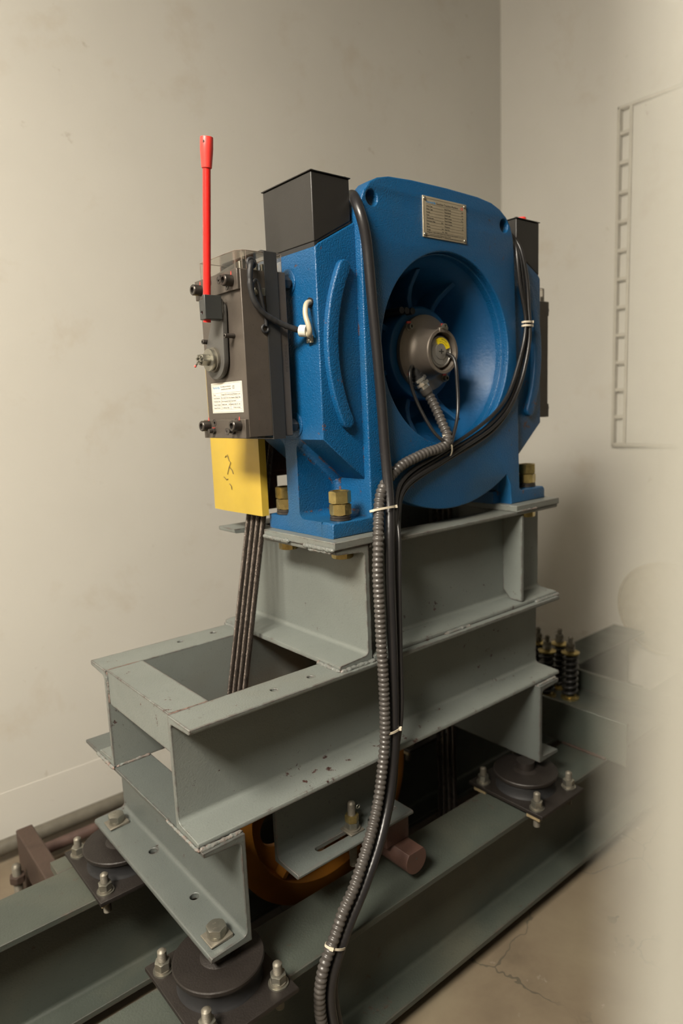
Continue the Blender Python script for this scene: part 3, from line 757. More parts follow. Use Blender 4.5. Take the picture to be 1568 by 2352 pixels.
# ================================================================== BRAKES
def brake(mir, label):
    t = empty('brake_unit'); tag(t, label, 'brake', 'brakes on both sides of the machine')
    C = 1.332
    X = (lambda x: x) if not mir else (lambda x: C-x)
    dX = (-1, 0, 0) if not mir else (1, 0, 0)
    def bx(x0, x1, *a):
        a0, a1 = sorted((X(x0), X(x1))); return box(B(), a0, a1, *a)
    Y0, Y1 = .1125, .2555; ZB, ZT = .436, .7225
    obj('body', bx(.213, .263, Y0, Y1, ZB, ZT), 'brake', t, bev=.0012)
    obj('middle_plate', bx(.263, .288, Y0+.003, Y1-.003, ZB+.002, ZT-.003), 'brake_dark', t)
    bp = obj('back_plate', bx(.288, .307, Y0, Y1, ZB-.0015, .7235), 'brake', t, bev=.0012)
    # strap round the middle
    st = B(); x0, x1 = .2620, .2885; g = .0022
    P = [(Y0-g, ZB-.006), (Y1+g, ZB-.006), (Y1+g, .755), (Y1-.006, .7585), (Y0+.006, .7585), (Y0-g, .755)]
    Q = [(Y0-.0004, ZB-.0035), (Y1+.0004, ZB-.0035), (Y1+.0004, .7535), (Y1-.007, .7565), (Y0+.007, .7565), (Y0-.0004, .7535)]
    st = plate(P, [Q], 'x', min(X(x0), X(x1)), max(X(x0), X(x1)))
    obj('strap', st, 'strap', t)
    # transparent cover on top
    cv = B(); h0, h1 = ZT+.0005, .7545
    P = [(X(.214), .250), (X(.214), .128), (X(.222), .119), (X(.229), .1165), (X(.302), .1165), (X(.302), .2505)]
    prism(cv, P, 'z', h0, h1)
    co = obj('clear_cover', cv, 'clear', t, 30)
    ed = B()
    for a, b_ in zip(P, P[1:]+P[:1]):
        sweep(ed, [(a[0], a[1], h1), (b_[0], b_[1], h1)], .0007, 6)
    for a in P: sweep(ed, [(a[0], a[1], h0), (a[0], a[1], h1)], .0005, 6)
    obj('cover_edge', ed, 'amber', co)
    # switch bits inside the cover
    sw = B(); prism(sw, [(.135, ZT), (.240, ZT), (.240, .732), (.135, .7445)], 'x', *sorted((X(.233), X(.252))))
    obj('switch_block', sw, 'arm', t, bev=.001)
    for x, y in ((.222, .125), (.256, .128), (.270, .130)):
        obj('post', cyl(B(), (X(x), y, ZT), (X(x), y, ZT+.014), .0042, 16), 'zinc', t)
    # top and bottom bars with screws
    for nm_, z0, z1, zs, zn, cs, pj in (('clamp_bar', .6885, .7235, .7050, .7125, ((.208, .713), (.176, .7125), (.150, .6985)), .2075),
                                       ('clamp_bar', .4345, .4685, .4575, .4480, ((.222, .463), (.178, .4470), (.143, .464)), .2060)):
        ba = obj(nm_, bx(pj, .2285, Y0+.0015, Y1+.008, z0, z1), 'brake', t, bev=.001)
        for ys in (.1335, .2435):
            s = obj('socket_screw', lathe(B(), [(.0096, 0), (.0098, .0015), (.0098, .0155), (.0086, .0170), (.0053, .0170), (.0053, .009), (0, .009)], (X(pj), ys, zs), dX, 32), 'darkbolt', ba)
            bc = B(); prism(bc, [(ys-.0022, zs+.0095), (ys+.001, zs+.0095), (ys-.0005, zs+.0155), (ys-.002, zs+.0155)], 'x', *sorted((X(pj-.0004), X(pj))))
            obj('paint_mark', bc, 'mark_red', s)
        for ys in ((.1530, .2235) if nm_ and zs < .6 else (.1530,)):
            s = B(); hexn(s, (X(pj), ys, zn), dX, .0112, .0055, .3); stud(s, (X(pj), ys, zn), dX, .0042, .0125, .001, False, 16)
            s = obj('set_screw', s, 'darkbolt', ba)
            obj('paint_mark', box(B(), *sorted((X(pj-.0045), X(pj-.0005))), ys-.003, ys+.0035, zn+.0048, zn+.0062), 'mark_red', s)
        for ys, z in cs:
            obj('countersunk_screw', lathe(B(), [(.0066, 0), (.0066, .0006), (.0060, .0006), (.0057, .0002), (.0024, .0002), (.0024, -.003), (0, -.003)], (X(pj), ys, z), dX, 28), 'brake_dark', ba)
    # mounting bolts to the casting
    for z in (.7085, .4515):
        b_ = B(); a = X(.3075); hexn(b_, (a, .1300, z), (1, 0, 0) if not mir else (-1, 0, 0), .0235, .0150, .25); cyl(b_, (a, .1300, z), (X(.3285), .1300, z), .0078, 20)
        obj('mounting_bolt', b_, 'darkbolt', t)
    if mir: return t
    # front details -------------------------------------------------
    for y, z in ((.1440, .6135), (.2235, .6105)):
        pn = B(); lathe(pn, [(.0042, 0), (.0042, .0195), (.0036, .020), (.0022, .020), (.0022, .015), (0, .015)], (.213, y, z), (-1, 0, 0), 20)
        obj('roll_pin', pn, 'darkbolt', t)
    # sticker
    sy0, sy1, sz0, sz1 = .1275, .2360, .4805, .5355
    stk = obj('sticker', box(B(), .2120, .2130, sy0, sy1, sz0, sz1), 'sticker', t)
    W = sy1-sy0
    fx = .21195
    def sm_(uy, z): return lambda u, v, w: (fx-w, sy1-uy-u, z+v)
    L = B()
    def bl(u0, u1, z, h=.00035): box(L, fx-.0001, fx+.0001, sy1-u1, sy1-u0, z-h/2, z+h/2)
    def bv(u, z0, z1, h=.00035): box(L, fx-.0001, fx+.0001, sy1-u-h/2, sy1-u+h/2, z0, z1)
    bl(.003, W-.003, sz0+.0018); bl(.003, W-.003, sz1-.0018); bv(.003, sz0+.0018, sz1-.0018); bv(W-.003, sz0+.0018, sz1-.0018)
    rows = [('Type', 'Zhejiang XIZI Forvorda Electrical Machinery Co.,Ltd'), ('Serial Number', 'No.1 Industry Road, Lin\'an, Hangzhou, Zhejiang, China'), ('Production Date', 'Electromagnetic brake, type tested'), ('Rated Voltage', 'Holding Current        mA | Operating Current   DC   mA'), ('Rated Power', 'Certificate No.            Brake torque')]
    zt_ = sz0+.0365; dd = .0060
    for i in range(6): bl(.005, W-.005, zt_-dd*i, .0003)
    bv(.034, zt_-dd*5, zt_, .0003); bv(.067, zt_-dd*5, zt_-dd*3, .0003)
    for i, (a, b_) in enumerate(rows):
        z = zt_-dd*(i+1)+.0016
        text(L, a, .0026, sm_(.0062, z), min(.024, .0021*len(a))); text(L, b_, .0026, sm_(.0352, z), .066 if i < 2 else .05 if i == 2 else .064)
    text(L, 'Ascending car overspeed', .0026, sm_(.034, sz1-.0085), .036); text(L, 'protection device BOM', .0026, sm_(.036, sz1-.0132), .034)
    text(L, 'CE', .0060, sm_(.0755, sz1-.0125), .0075)
    obj('lettering', L, 'ink', stk)
    tb = B(); text(tb, 'Forvorda', .0052, sm_(.006, sz1-.0110), .024, bold=.00005); obj('brand_lettering', tb, 'ink_blue', stk)
    # stamped number on the back plate
    tb = B(); text(tb, '30822230', .0050, lambda u, v, w: (.3005+v-.003, Y0-.0001-w, .600-u), .050); obj('stamped_number', tb, 'brake_dark', bp)
    # clip, grommet
    c_ = obj('cable_clip', box(B(), .2400, .2615, .1105, .1125, .6800, .6930), 'zinc', t, bev=.0008)
    s = B(); lathe(s, [(.0048, 0), (.0046, .0012), (.003, .0025), (0, .003)], (.2455, .1105, .6865), (0, -1, 0), 18); obj('screw', s, 'zinc', c_)
    s = B(); box(s, .2425, .2485, .1072, .1078, .6861, .6869); box(s, .2451, .2459, .1072, .1078, .6835, .6895); obj('screw_slot', s, 'ink', c_)
    gr = B(); n = 28
    pts = [Vector((.2365+.0072*cos(2*pi*i/n), .1120, .7335+.0072*sin(2*pi*i/n))) for i in range(n+1)]
    sweep(gr, pts, .0032, 10); obj('grommet', gr, 'rubber', t, 60)
    gr = B(); pts = [Vector((.2565+.0062*cos(2*pi*i/n), .1105, .6240+.0062*sin(2*pi*i/n))) for i in range(n+1)]
    sweep(gr, pts, .0024, 10); obj('grommet', gr, 'rubber', t, 60)
    return t
BR = brake(False, 'dark brown brake unit with a white label on the left side of the machine')
brake(True, 'dark brown brake unit mostly hidden behind the right edge of the machine')

# release arm and red lever
t = empty('brake_release_lever'); tag(t, 'upright bright red brake release lever on the left brake', 'lever')
py, pz = .1960, .5760
top = (.1725, .6620)
def tear(ax_y, ax_z, r, ty, tz, rt):
    d = atan2(tz-ax_z, ty-ax_y); L = sqrt((tz-ax_z)**2+(ty-ax_y)**2); ph = math.acos((r-rt)/L); P = []
    for i in range(25): a = d+ph+(2*pi-2*ph)*i/24; P.append((ax_y+r*cos(a), ax_z+r*sin(a)))
    for i in range(9): a = d-ph+(2*ph)*i/8; P.append((ty+rt*cos(a), tz+rt*sin(a)))
    return P
arm = obj('release_arm', plate(tear(py, pz, .0345, top[0], top[1], .0145), [], 'x', .2000, .2095, .0008), 'arm', t)
# hub spring washers and castle nut
for k, (r0, r1, x) in enumerate(((.0165, .0225, .1985), (.0165, .0222, .1965), (.0165, .0220, .1945))):
    obj('spring_ring', ring(B(), (x+.002, py, pz), (-1, 0, 0), r0, r1, .0014, 48), 'zinc_dirty', t)
obj('hub_collar', lathe(B(), [(.0185, 0), (.0185, .008), (.0175, .009), (0, .009)], (.2000, py, pz), (-1, 0, 0), 40), 'zinc', t)
obj('washer', lathe(B(), [(.0198, 0), (.0198, .0035), (0, .0035)], (.1905, py, pz), (-1, 0, 0), 48), 'zinc', t)
cn = B(); hexn(cn, (.1870, py, pz), (-1, 0, 0), .0190, .0150, .3)
castle = obj('castle_nut', cn, 'zinc', t)
for k in range(6):
    a = k*pi/3+.3
    c = Vector((0, cos(a), sin(a)))*.0066
    bmx = B(); cyl(bmx, Vector((.1722, py, pz))+c, Vector((.1672, py, pz))+c, .0024, 10); obj('castle_prong', bmx, 'zinc', castle)
pin = B(); sweep(pin, [(.1700, py-.009, pz+.003), (.1700, py, pz), (.1690, py+.008, pz-.006), (.1675, py+.012, pz-.010)], .0016, 8); obj('split_pin', pin, 'zinc', castle)
obj('paint_mark', cyl(B(), (.1675, py+.010, pz-.010), (.1655, py+.012, pz-.011), .0022, 10), 'mark_red', castle)
# block that clamps the lever
BX0, BX1, BY0, BY1, BZ0, BZ1 = .1660, .1995, .1560, .1765, .6420, .6830
blk = obj('clamp_block', box(B(), BX0, BX1, BY0, BY1, BZ0, BZ1), 'block', t, bev=.0012)
cut(blk, cyl(B(), (BX0-.01, .1690, .6535), (BX0+.02, .1690, .6535), .0028, 16))
cut(blk, box(B(), BX0-.001, BX0+.007, BY1-.012, BY1+.001, .6755, .6855))
wl = B(); bead(wl, (.2005, .1605, .6785), (.2005, .1620, .6425), .0050, 10); obj('weld_bead', wl, 'arm', t, 60)
obj('bolt', hexn(B(), (.1780, .1770, .6790), (0, 1, 0), .0105, .006, .2), 'darkbolt', t)
LB = Vector((.1755, .1690, .6440)); LT = Vector((.1755, .1290, .9275)); ld = (LT-LB).normalized(); LL = (LT-LB).length
obj('rod', lathe(B(), [(.0066, -.006), (.0066, LL-.02)], LB, ld, 28), 'red', t)
GL = .046
gp = obj('grip', lathe(B(), [(.0072, LL-GL-.001), (.0086, LL-GL), (.0088, LL-GL+.003), (.0102, LL-GL+.020), (.0107, LL-GL+.028), (.0107, LL-.001), (.0103, LL), (0, LL)], LB, ld, 36), 'red_grip', t)
gc = LB+ld*(LL-.0095)
obj('grip_hole', cyl(B(), gc+Vector((-.0090, -.0052, .0005)), gc+Vector((-.0095, -.0053, .0005)), .0023, 14), 'ink', gp)
# second lever stub on the far brake
t = empty('lever_stub'); tag(t, 'small red cap showing behind the right terminal box', 'lever')
obj('cap', lathe(B(), [(.011, 0), (.011, .022), (.010, .024), (0, .024)], (1.105, .182, .915), (0, 0, 1), 24), 'red_grip', t)
obj('rod', cyl(B(), (1.105, .182, .66), (1.105, .182, .917), .0065, 20), 'red', t)
obj('foot_block', box(B(), 1.094, 1.128, .168, .196, .645, .672), 'block', t, bev=.001)

# sensor lead, grey lead, clamp
t = empty('sensor_cable'); tag(t, 'short taped black cable from the left brake to the blue casting', 'cable')
def taped(P, r):
    pts = smooth(resample(catmull(P, .004), .004), 3)
    rr = [r*(.92+.22*random.random()) for _ in pts]
    return sweep(B(), pts, lambda i, s: rr[i], 12)
BC = [(0.2365,0.1115,0.7335),(0.230,0.103,0.730),(0.2255,0.102,0.712),(0.227,0.103,0.685),(0.234,0.103,0.666),(0.248,0.102,0.650),(0.270,0.101,0.638),(0.290,0.096,0.629),(0.309,0.090,0.622),(0.324,0.084,0.619)]
obj('taped_lead', taped(BC, .0050), 'rubber', t, 60)
BC2 = [(0.2275,0.102,0.680),(0.231,0.102,0.700),(0.236,0.102,0.7065),(0.242,0.103,0.700),(0.247,0.105,0.682),(0.2515,0.107,0.664),(0.2575,0.1085,0.642),(0.2585,0.1095,0.628)]
obj('branch_lead', taped(BC2, .0030), 'rubber', t, 60)
t = empty('cream_cable'); tag(t, 'short curved cream cable held by a white clip on the blue side face', 'cable')
GC = [(.336,.0745,.668),(.322,.070,.667),(.313,.065,.658),(.310,.062,.642),(.311,.057,.628),(.313,.056,.616),(.317,.062,.610),(.321,.070,.611),(.323,.078,.616)]
obj('sheath', sweep(B(), smooth(resample(catmull(GC, .003), .003), 2), .0048, 16), 'cream', t, 60)
obj('grommet', ring(B(), (.332, .0745, .668), (-1, 0, 0), .0045, .0085, .003, 28), 'rubber', t)
obj('clip_body', cyl(B(), (.3225, .0760, .6185), (.3165, .0880, .6200), .0105, 28), 'white_clip', t)
obj('clip_foot', box(B(), .3255, .3315, .070, .083, .598, .612), 'cream', t, bev=.001)
obj('clip_screw', lathe(B(), [(.0045, 0), (.0042, .0012), (.0028, .0022), (0, .0026)], (.3255, .0770, .6020), (-1, 0, 0), 18), 'zinc', t)

# ================================================================== ROPE GUARD AND ROPES
t = empty('rope_guard'); tag(t, 'yellow painted sheet metal rope guard hanging below the left brake', 'guard')
gx = .3085
P = [(gx, .2360), (gx-.0006, .28), (gx-.003, .335), (gx-.0035, .38), (gx-.001, .4270), (gx+.0015, .4270), (gx-.001, .38), (gx-.0005, .335), (gx+.0019, .28), (gx+.0025, .2385), (gx+.016, .2385), (gx+.016, .2360)]
pp = [(x, y) for x, y in P]
bm = B(); prism(bm, pp, 'z', .270, .600)
obj('sheet', bm, 'yellow', t, 40)
obj('mounting_tab', box(B(), gx+.002, .36, .300, .34, .555, .585), 'yellow', t)
mk = B()
for a in ([(.352, .392), (.346, .380), (.340, .376), (.350, .362), (.356, .350)], [(.346, .366), (.336, .360), (.332, .352)], [(.350, .330), (.344, .326), (.342, .318)], [(.362, .386), (.356, .390)], [(.372, .344), (.362, .338), (.356, .340)]):
    sweep(mk, [(gx-.0048, y, z) for y, z in a], .0007, 6)
obj('pen_scribble', mk, 'rust_dark', t)

DX, DZ, DR = .455, -.410, .2495
SR = .256
def rope_path():
    # right drop, over the sheave, down to the deflector, and down
    P = [Vector((HX+SR, 0, -1.25))]
    z = -1.2
    while z < HZ: P.append(Vector((HX+SR, 0, z))); z += .03
    # tangent angle of the leaning run
    dvec = Vector((.2, 0, 1)).normalized(); nrm = Vector((-dvec.z, 0, dvec.x))
    a1 = atan2(nrm.z, nrm.x)
    n = 46
    for i in range(n+1): a = a1*i/n; P.append(Vector((HX+SR*cos(a), 0, HZ+SR*sin(a))))
    a2 = atan2(nrm.z, nrm.x); S = P[-1]; E = Vector((DX+DR*cos(a2), 0, DZ+DR*sin(a2)))
    for i in range(1, 31): P.append(S.lerp(E, i/30))
    for i in range(1, 4): a = a2+(pi-a2)*i/3; P.append(Vector((DX+DR*cos(a), 0, DZ+DR*sin(a))))
    z = DZ-.03
    while z > -1.25: P.append(Vector((DX-DR, 0, z))); z -= .03
    return P
def rope_mesh():
    pts = resample(rope_path(), .0032); n = len(pts); R, rs, pitch, ns = .0040, .00178, .056, 8
    T_ = [(pts[min(i+1, n-1)]-pts[max(i-1, 0)]).normalized() for i in range(n)]
    bm = B(); s = 0; Yv = Vector((0, 1, 0)); prev = [None]*ns
    sweep(bm, pts[::3], .0034, 8)
    for i in range(n):
        if i: s += (pts[i]-pts[i-1]).length
        u = Yv; v = T_[i].cross(Yv)
        for k in range(ns):
            a = -2*pi*s/pitch+2*pi*k/ns
            rad = u*cos(a)+v*sin(a); tng = (u*-sin(a)+v*cos(a))
            c = pts[i]+rad*R
            cur = [bm.verts.new(c+(rad*cos(b_)+tng*sin(b_))*rs) for b_ in (-2.2, -1.2, -.4, .4, 1.2, 2.2)]
            if prev[k]:
                for q in range(5): bm.faces.new([prev[k][q], prev[k][q+1], cur[q+1], cur[q]])
            prev[k] = cur
    return bm
rp = obj('wire_rope', rope_mesh(), 'rope_m', None, 70)
names = ['steel wire rope nearest the blue machine of the four beneath the guard', 'second steel wire rope from the blue machine beneath the guard', 'third steel wire rope from the blue machine beneath the guard', 'steel wire rope farthest from the machine of the four beneath the guard']
for i in range(4):
    o = rp if i == 0 else rp.copy()
    if i: COL.objects.link(o)
    o.location = (0, .274+.019*i, 0); tag(o, names[i], 'rope', 'steel ropes running down from the sheave')

# ================================================================== DEFLECTOR PULLEY
t = empty('deflector_pulley'); tag(t, 'dark orange spoked rope pulley in the shadow under the bearing frame', 'pulley')
rim = B(); prof = [(.205, .010), (.252, .010), (.256, .012), (.256, .0155)]
for k in range(4): y_ = .0240+.019*k; prof += [(.256, y_-.006), (.2505, y_), (.256, y_+.006)]
prof += [(.256, .0845), (.252, .0855), (.205, .0855), (.200, .060), (.200, .045), (.205, .010)]
lathe(rim, prof, (DX, .250, DZ), (0, 1, 0), 96, False)
obj('rim', rim, 'orange', t, 32)
wbp = plate(circ(DX, DZ, .203, 72), [circ(DX+.128*cos(radians(60*k+20)), DZ+.128*sin(radians(60*k+20)), .046, 28) for k in range(6)], 'y', .292, .306, .001)
obj('web', wbp, 'orange', t)
for k in range(6):
    a = radians(60*k+50); u = Vector((cos(a), 0, sin(a))); v = Vector((-sin(a), 0, cos(a))); c = Vector((DX, 0, DZ))
    sp = B(); V = []
    for y_ in (.262, .293):
        V.append([sp.verts.new(c+u*r_+v*h_+Vector((0, y_, 0))) for r_, h_ in ((.05, -.006), (.202, -.006), (.202, .006), (.05, .006))])
    sp.faces.new(V[0]); sp.faces.new(V[1][::-1])
    for i in range(4): sp.faces.new([V[0][i], V[0][(i+1) % 4], V[1][(i+1) % 4], V[1][i]])
    obj('spoke', sp, 'orange', t, bev=.0015)
obj('hub', lathe(B(), [(.031, -.012), (.058, -.012), (.062, -.008), (.062, .085), (.031, .085), (.031, -.012)], (DX, .250, DZ), (0, 1, 0), 48, False), 'orange', t)
# shaft with flat
sf = [(DX+.0285*cos(a), -.428+.0285*sin(a)) for a in [radians(x) for x in range(135, 406, 9)]]
o = obj('pulley_shaft', prism(B(), sf, 'y', -.030, .42), 'shaft', bev=.001); tag(o, 'brown red round steel shaft with a flat top sticking out under the slotted bracket', 'shaft')
obj('centre_hole', cyl(B(), (DX, -.0304, -.424), (DX, -.0299, -.424), .0022, 12), 'ink', o)
# slotted bracket, near side
t = empty('pulley_bracket'); tag(t, 'dark grey slotted angle bracket hanging under the near side of the bearing frame', 'bracket', 'slotted brackets that carry the pulley shaft')
P = [(.0745, -.2005), (.0745, -.352), (.004, -.352), (0, -.348), (0, -.3455), (.003, -.343)] + [(.0655-.009*cos(a)-.0, -.3325-.009*sin(a)+.0) for a in (pi/2, pi/3, pi/6)] + [(.0655, -.3325), (.0655, -.2005)]
P = [(.0745, -.2005), (.0745, -.352), (.003, -.352), (0, -.349), (0, -.345), (.003, -.3425), (.0565, -.3425), (.0610, -.3413), (.0643, -.3380), (.0655, -.3335), (.0655, -.2005)]
br = obj('angle_plate', prism(B(), P, 'x', .1870, .4800), 'steel_blue', t, 30, .001)
def slot(x0, x1, y, r):
    return [(x1+r*cos(a), y+r*sin(a)) for a in [radians(-90+18*i) for i in range(11)]] + [(x0+r*cos(a), y+r*sin(a)) for a in [radians(90+18*i) for i in range(11)]]
cut(br, prism(B(), slot(.262, .352, .036, .0078), 'z', -.37, -.33)); cut(br, prism(B(), slot(.395, .455, .036, .0068), 'z', -.37, -.33))
t2 = empty('bracket_bolt'); tag(t2, 'threaded stud with double brass nuts and a split pin on the slotted bracket', 'bolt')
bxx, byy, bz = .345, .036, -.3425
obj('square_washer', box(B(), bxx-.017, bxx+.017, byy-.017, byy+.017, bz, bz+.004), 'zinc_dirty', t2, bev=.001)
obj('washer', ring(B(), (bxx, byy, bz+.004), (0, 0, 1), .0088, .0165, .0035), 'zinc_dirty', t2)
obj('nut', hexn(B(), (bxx, byy, bz+.0075), (0, 0, 1), .0245, .0125, .55), 'zinc', t2)
obj('nut', hexn(B(), (bxx, byy, bz+.0203), (0, 0, 1), .0245, .0135, .50), 'gold', t2)
obj('shank', stud(B(), (bxx, byy, bz-.075), (0, 0, 1), .0078, .135, .0022), 'zinc_dirty', t2)
sp = B(); n = 16; sweep(sp, [Vector((bxx+.012+.004*cos(2*pi*i/n), byy-.006, bz+.048+.004*sin(2*pi*i/n))) for i in range(n+1)], .0009, 6); obj('split_pin', sp, 'zinc', t2, 60)
# far bracket
t = empty('pulley_bracket'); tag(t, 'grey angle bracket in shadow behind the orange pulley', 'bracket', 'slotted brackets that carry the pulley shaft')
obj('angle_plate', prism(B(), [(.4220-y, z) for y, z in P], 'x', .1870, .4800), 'steel_blue', t, 30, .001)
for y, s in ((.036, 'near'), (.386, 'far')):
    o = obj('shaft_clamp', prism(B(), [(DX-.040, -.4075), (DX+.024, -.4075), (DX+.024, -.3525), (DX-.040, -.3525)], 'y', y-.022, y+.022), 'shaft', bev=.002)
    tag(o, 'brown steel packer between the %s bracket and the pulley shaft' % s, 'packer')

# ================================================================== ROPE HITCH BEAM WITH SPRINGS
t = empty('hitch_beam'); tag(t, 'grey steel beam lying on its side across the rails beyond the frame', 'steel beam')
hb = B(); x0, x1 = 1.170, 1.425; zb, zt = -.4795, -.362
prism(hb, [(x0, zb), (x0+.012, zb), (x0+.012, zt), (x0, zt)], 'y', -.095, .53)
prism(hb, [(x1-.012, zb), (x1, zb), (x1, zt), (x1-.012, zt)], 'y', -.095, .53)
prism(hb, [(x0+.012, -.430), (x1-.012, -.430), (x1-.012, -.421), (x0+.012, -.421)], 'y', -.095, .53)
hbo = obj('beam_body', hb, 'steel_low', t, bev=.002)
wb = B(); bead(wb, (x0-.003, -.04, zb+.002), (x0-.003, .092, zb+.002), .0042); obj('weld_bead', wb, 'rust_dark', t, 60)
wb = B(); bead(wb, (x0+.02, .045, -.4205), (x0+.10, .045, -.4205), .003); obj('seam_bead', wb, 'rust', t, 60)
def spring_rod():
    r = empty('rope_termination')
    obj('lower_cup', lathe(B(), [(.027, 0), (.027, .004), (.018, .006), (.018, .010)], (0, 0, 0), (0, 0, 1), 32), 'gold', r)
    n = 7; H0, H1 = .010, .138; sp = B(); k = 26*n
    pts = [Vector((.0195*cos(2*pi*i/26), .0195*sin(2*pi*i/26), H0+(H1-H0)*i/k)) for i in range(k+1)]
    sweep(sp, pts, .0052, 8); obj('spring', sp, 'spring', r, 60)
    obj('inner_sleeve', cyl(B(), (0, 0, .006), (0, 0, .142), .0125, 20), 'spring', r)
    obj('upper_cup', lathe(B(), [(.018, .138), (.026, .141), (.027, .146), (.020, .149), (.010, .150)], (0, 0, 0), (0, 0, 1), 32), 'gold', r)
    nn = B(); hexn(nn, (0, 0, .150), (0, 0, 1), .024, .012, .2); hexn(nn, (0, 0, .163), (0, 0, 1), .024, .011, .6); obj('nut', nn, 'zinc_dirty', r)
    obj('rod', stud(B(), (0, 0, .150), (0, 0, 1), .0075, .042, .002), 'zinc_dirty', r)
    pn = B(); sweep(pn, [(-.016, .004, .184), (0, 0, .186), (.012, -.003, .184)], .0012, 6); obj('split_pin', pn, 'zinc_dirty', r)
    return r
s0 = spring_rod()
for i, ((x, y), lb) in enumerate([((1.330, .170), 'black spring rope termination nearest the camera wall, rightmost of the four'), ((1.296, .228), 'black spring rope termination in front, beside the edge of the frame'), ((1.375, .236), 'black spring rope termination behind the other two, between their tops'), ((1.340, .290), 'black spring rope termination almost hidden behind the frame edge')]):
    o = s0 if i == 0 else copy_tree(s0)
    o.location = (x, y, -.421); tag(o, lb, 'spring', 'rope springs on the hitch beam')

# ================================================================== CABLES DOWN THE FRONT
PW = [(0.462,0.118,0.873),(0.434,0.066,0.862),(0.418,0.037,0.836),(0.420,0.027,0.809),(0.429,0.0275,0.769),(0.434,0.0275,0.710),(0.438,0.0275,0.656),(0.444,0.0275,0.595),(0.449,0.0275,0.532),(0.453,0.027,0.467),(0.454,0.025,0.410),(0.454,0.020,0.352),(0.448,0.010,0.295),(0.432,-0.004,0.233),(0.424,-0.011,0.143),(0.423,-0.013,0.058),(0.422,-0.014,-0.037),(0.421,-0.014,-0.117),(0.416,-0.015,-0.178),(0.404,-0.018,-0.235),(0.385,-0.025,-0.282),(0.360,-0.035,-0.317),(0.333,-0.046,-0.345),(0.315,-0.052,-0.359),(0.291,-0.056,-0.390),(0.264,-0.058,-0.421),(0.248,-0.058,-0.443),(0.230,-0.060,-0.467),(0.209,-0.060,-0.505),(0.199,-0.060,-0.549),(0.202,-0.062,-0.601),(0.212,-0.062,-0.666),(0.228,-.068,-0.735),(.275,-.09,-.758),(.36,-.14,-.759),(.50,-.22,-.759)]
o = cable('power_cable', PW, .0098, 'cable', None, 20, .010, 4); tag(o, 'thick smooth black cable running down the front from the left terminal box', 'cable')
CD = [tuple(p0+d*.058), tuple(p0+d*.066), (0.6350,0.060,0.474), (0.635,0.040,0.438), (0.635,0.028,0.416), (0.628,0.0235,0.4005), (0.606,0.0235,0.391), (0.569,0.025,0.385), (0.534,0.0265,0.376), (0.504,0.027,0.367), (0.481,0.027,0.355), (0.457,0.026,0.338), (0.438,0.021,0.320), (0.424,0.013,0.298), (0.409,0.000,0.269), (0.399,-0.008,0.230), (0.393,-0.011,0.174), (0.393,-0.013,0.108), (0.394,-0.013,0.040), (0.396,-0.014,-0.038), (0.396,-0.014,-0.099), (0.393,-0.015,-0.151), (0.383,-0.017,-0.200), (0.372,-0.020,-0.239), (0.358,-0.025,-0.271), (0.333,-0.035,-0.305), (0.306,-0.046,-0.332), (0.290,-0.052,-0.346), (0.267,-0.056,-0.377), (0.239,-0.058,-0.407), (0.226,-0.058,-0.430), (0.209,-0.060,-0.454), (0.188,-0.060,-0.488), (0.177,-0.060,-0.534), (0.177,-0.061,-0.584), (0.189,-0.062,-0.647), (0.205,-0.064,-0.715), (.24, -.085, -.754), (.33, -.15, -.7585), (.46, -.24, -.7585)]
pts = smooth(resample(catmull(CD, .003), .0014), 24)
pit = .0096
def cr(i, s):
    ph = (s/pit) % 1.0
    return .0088+.0020*(max(0, sin(pi*min(1, ph/.72)))**.6 if ph < .72 else 0)
o = obj('corrugated_conduit', sweep(B(), pts, cr, 20), 'conduit', None, 50); tag(o, 'grey corrugated flexible conduit from the encoder tied beside the thick cable', 'conduit')
TC0 = [(0.905,0.085,0.860),(0.899,0.058,0.842),(0.889,0.042,0.822),(0.885,0.036,0.784),(0.893,0.034,0.729),(0.906,0.033,0.688),(0.912,0.032,0.655),(0.904,0.032,0.611),(0.881,0.032,0.558),(0.859,0.032,0.515),(0.831,0.032,0.479),(0.775,0.032,0.443),(0.708,0.030,0.415),(0.651,0.029,0.394),(0.599,0.029,0.375),(0.553,0.028,0.362),(0.517,0.027,0.348),(0.492,0.025,0.332),(0.474,0.018,0.312),(0.460,0.006,0.285),(0.447,-0.004,0.231),(0.440,-0.008,0.139),(0.436,-0.010,0.011),(0.431,-0.012,-0.120),(0.427,-0.014,-0.209),(0.418,-0.018,-0.278),(0.401,-0.026,-0.322),(0.369,-0.040,-0.355),(0.328,-0.056,-0.381),(0.297,-0.060,-0.416),(0.269,-0.060,-0.453),(0.236,-0.060,-0.496),(0.218,-0.060,-0.538),(0.224,-0.060,-0.62),(0.245,-0.068,-0.70),(.29,-.09,-.760),(.42,-.14,-.764)]
TC1 = [(0.908,0.090,0.862),(0.903,0.062,0.846),(0.900,0.047,0.827),(0.902,0.039,0.787),(0.910,0.037,0.731),(0.915,0.036,0.689),(0.921,0.036,0.656),(0.914,0.036,0.612),(0.897,0.036,0.558),(0.874,0.036,0.507),(0.838,0.034,0.467),(0.780,0.033,0.431),(0.712,0.032,0.404),(0.652,0.031,0.385),(0.600,0.031,0.366),(0.555,0.030,0.352),(0.520,0.029,0.338),(0.494,0.026,0.322),(0.478,0.020,0.302),(0.466,0.010,0.275),] + [(x+.004, y-.0075, z) for x, y, z in TC0[20:]]
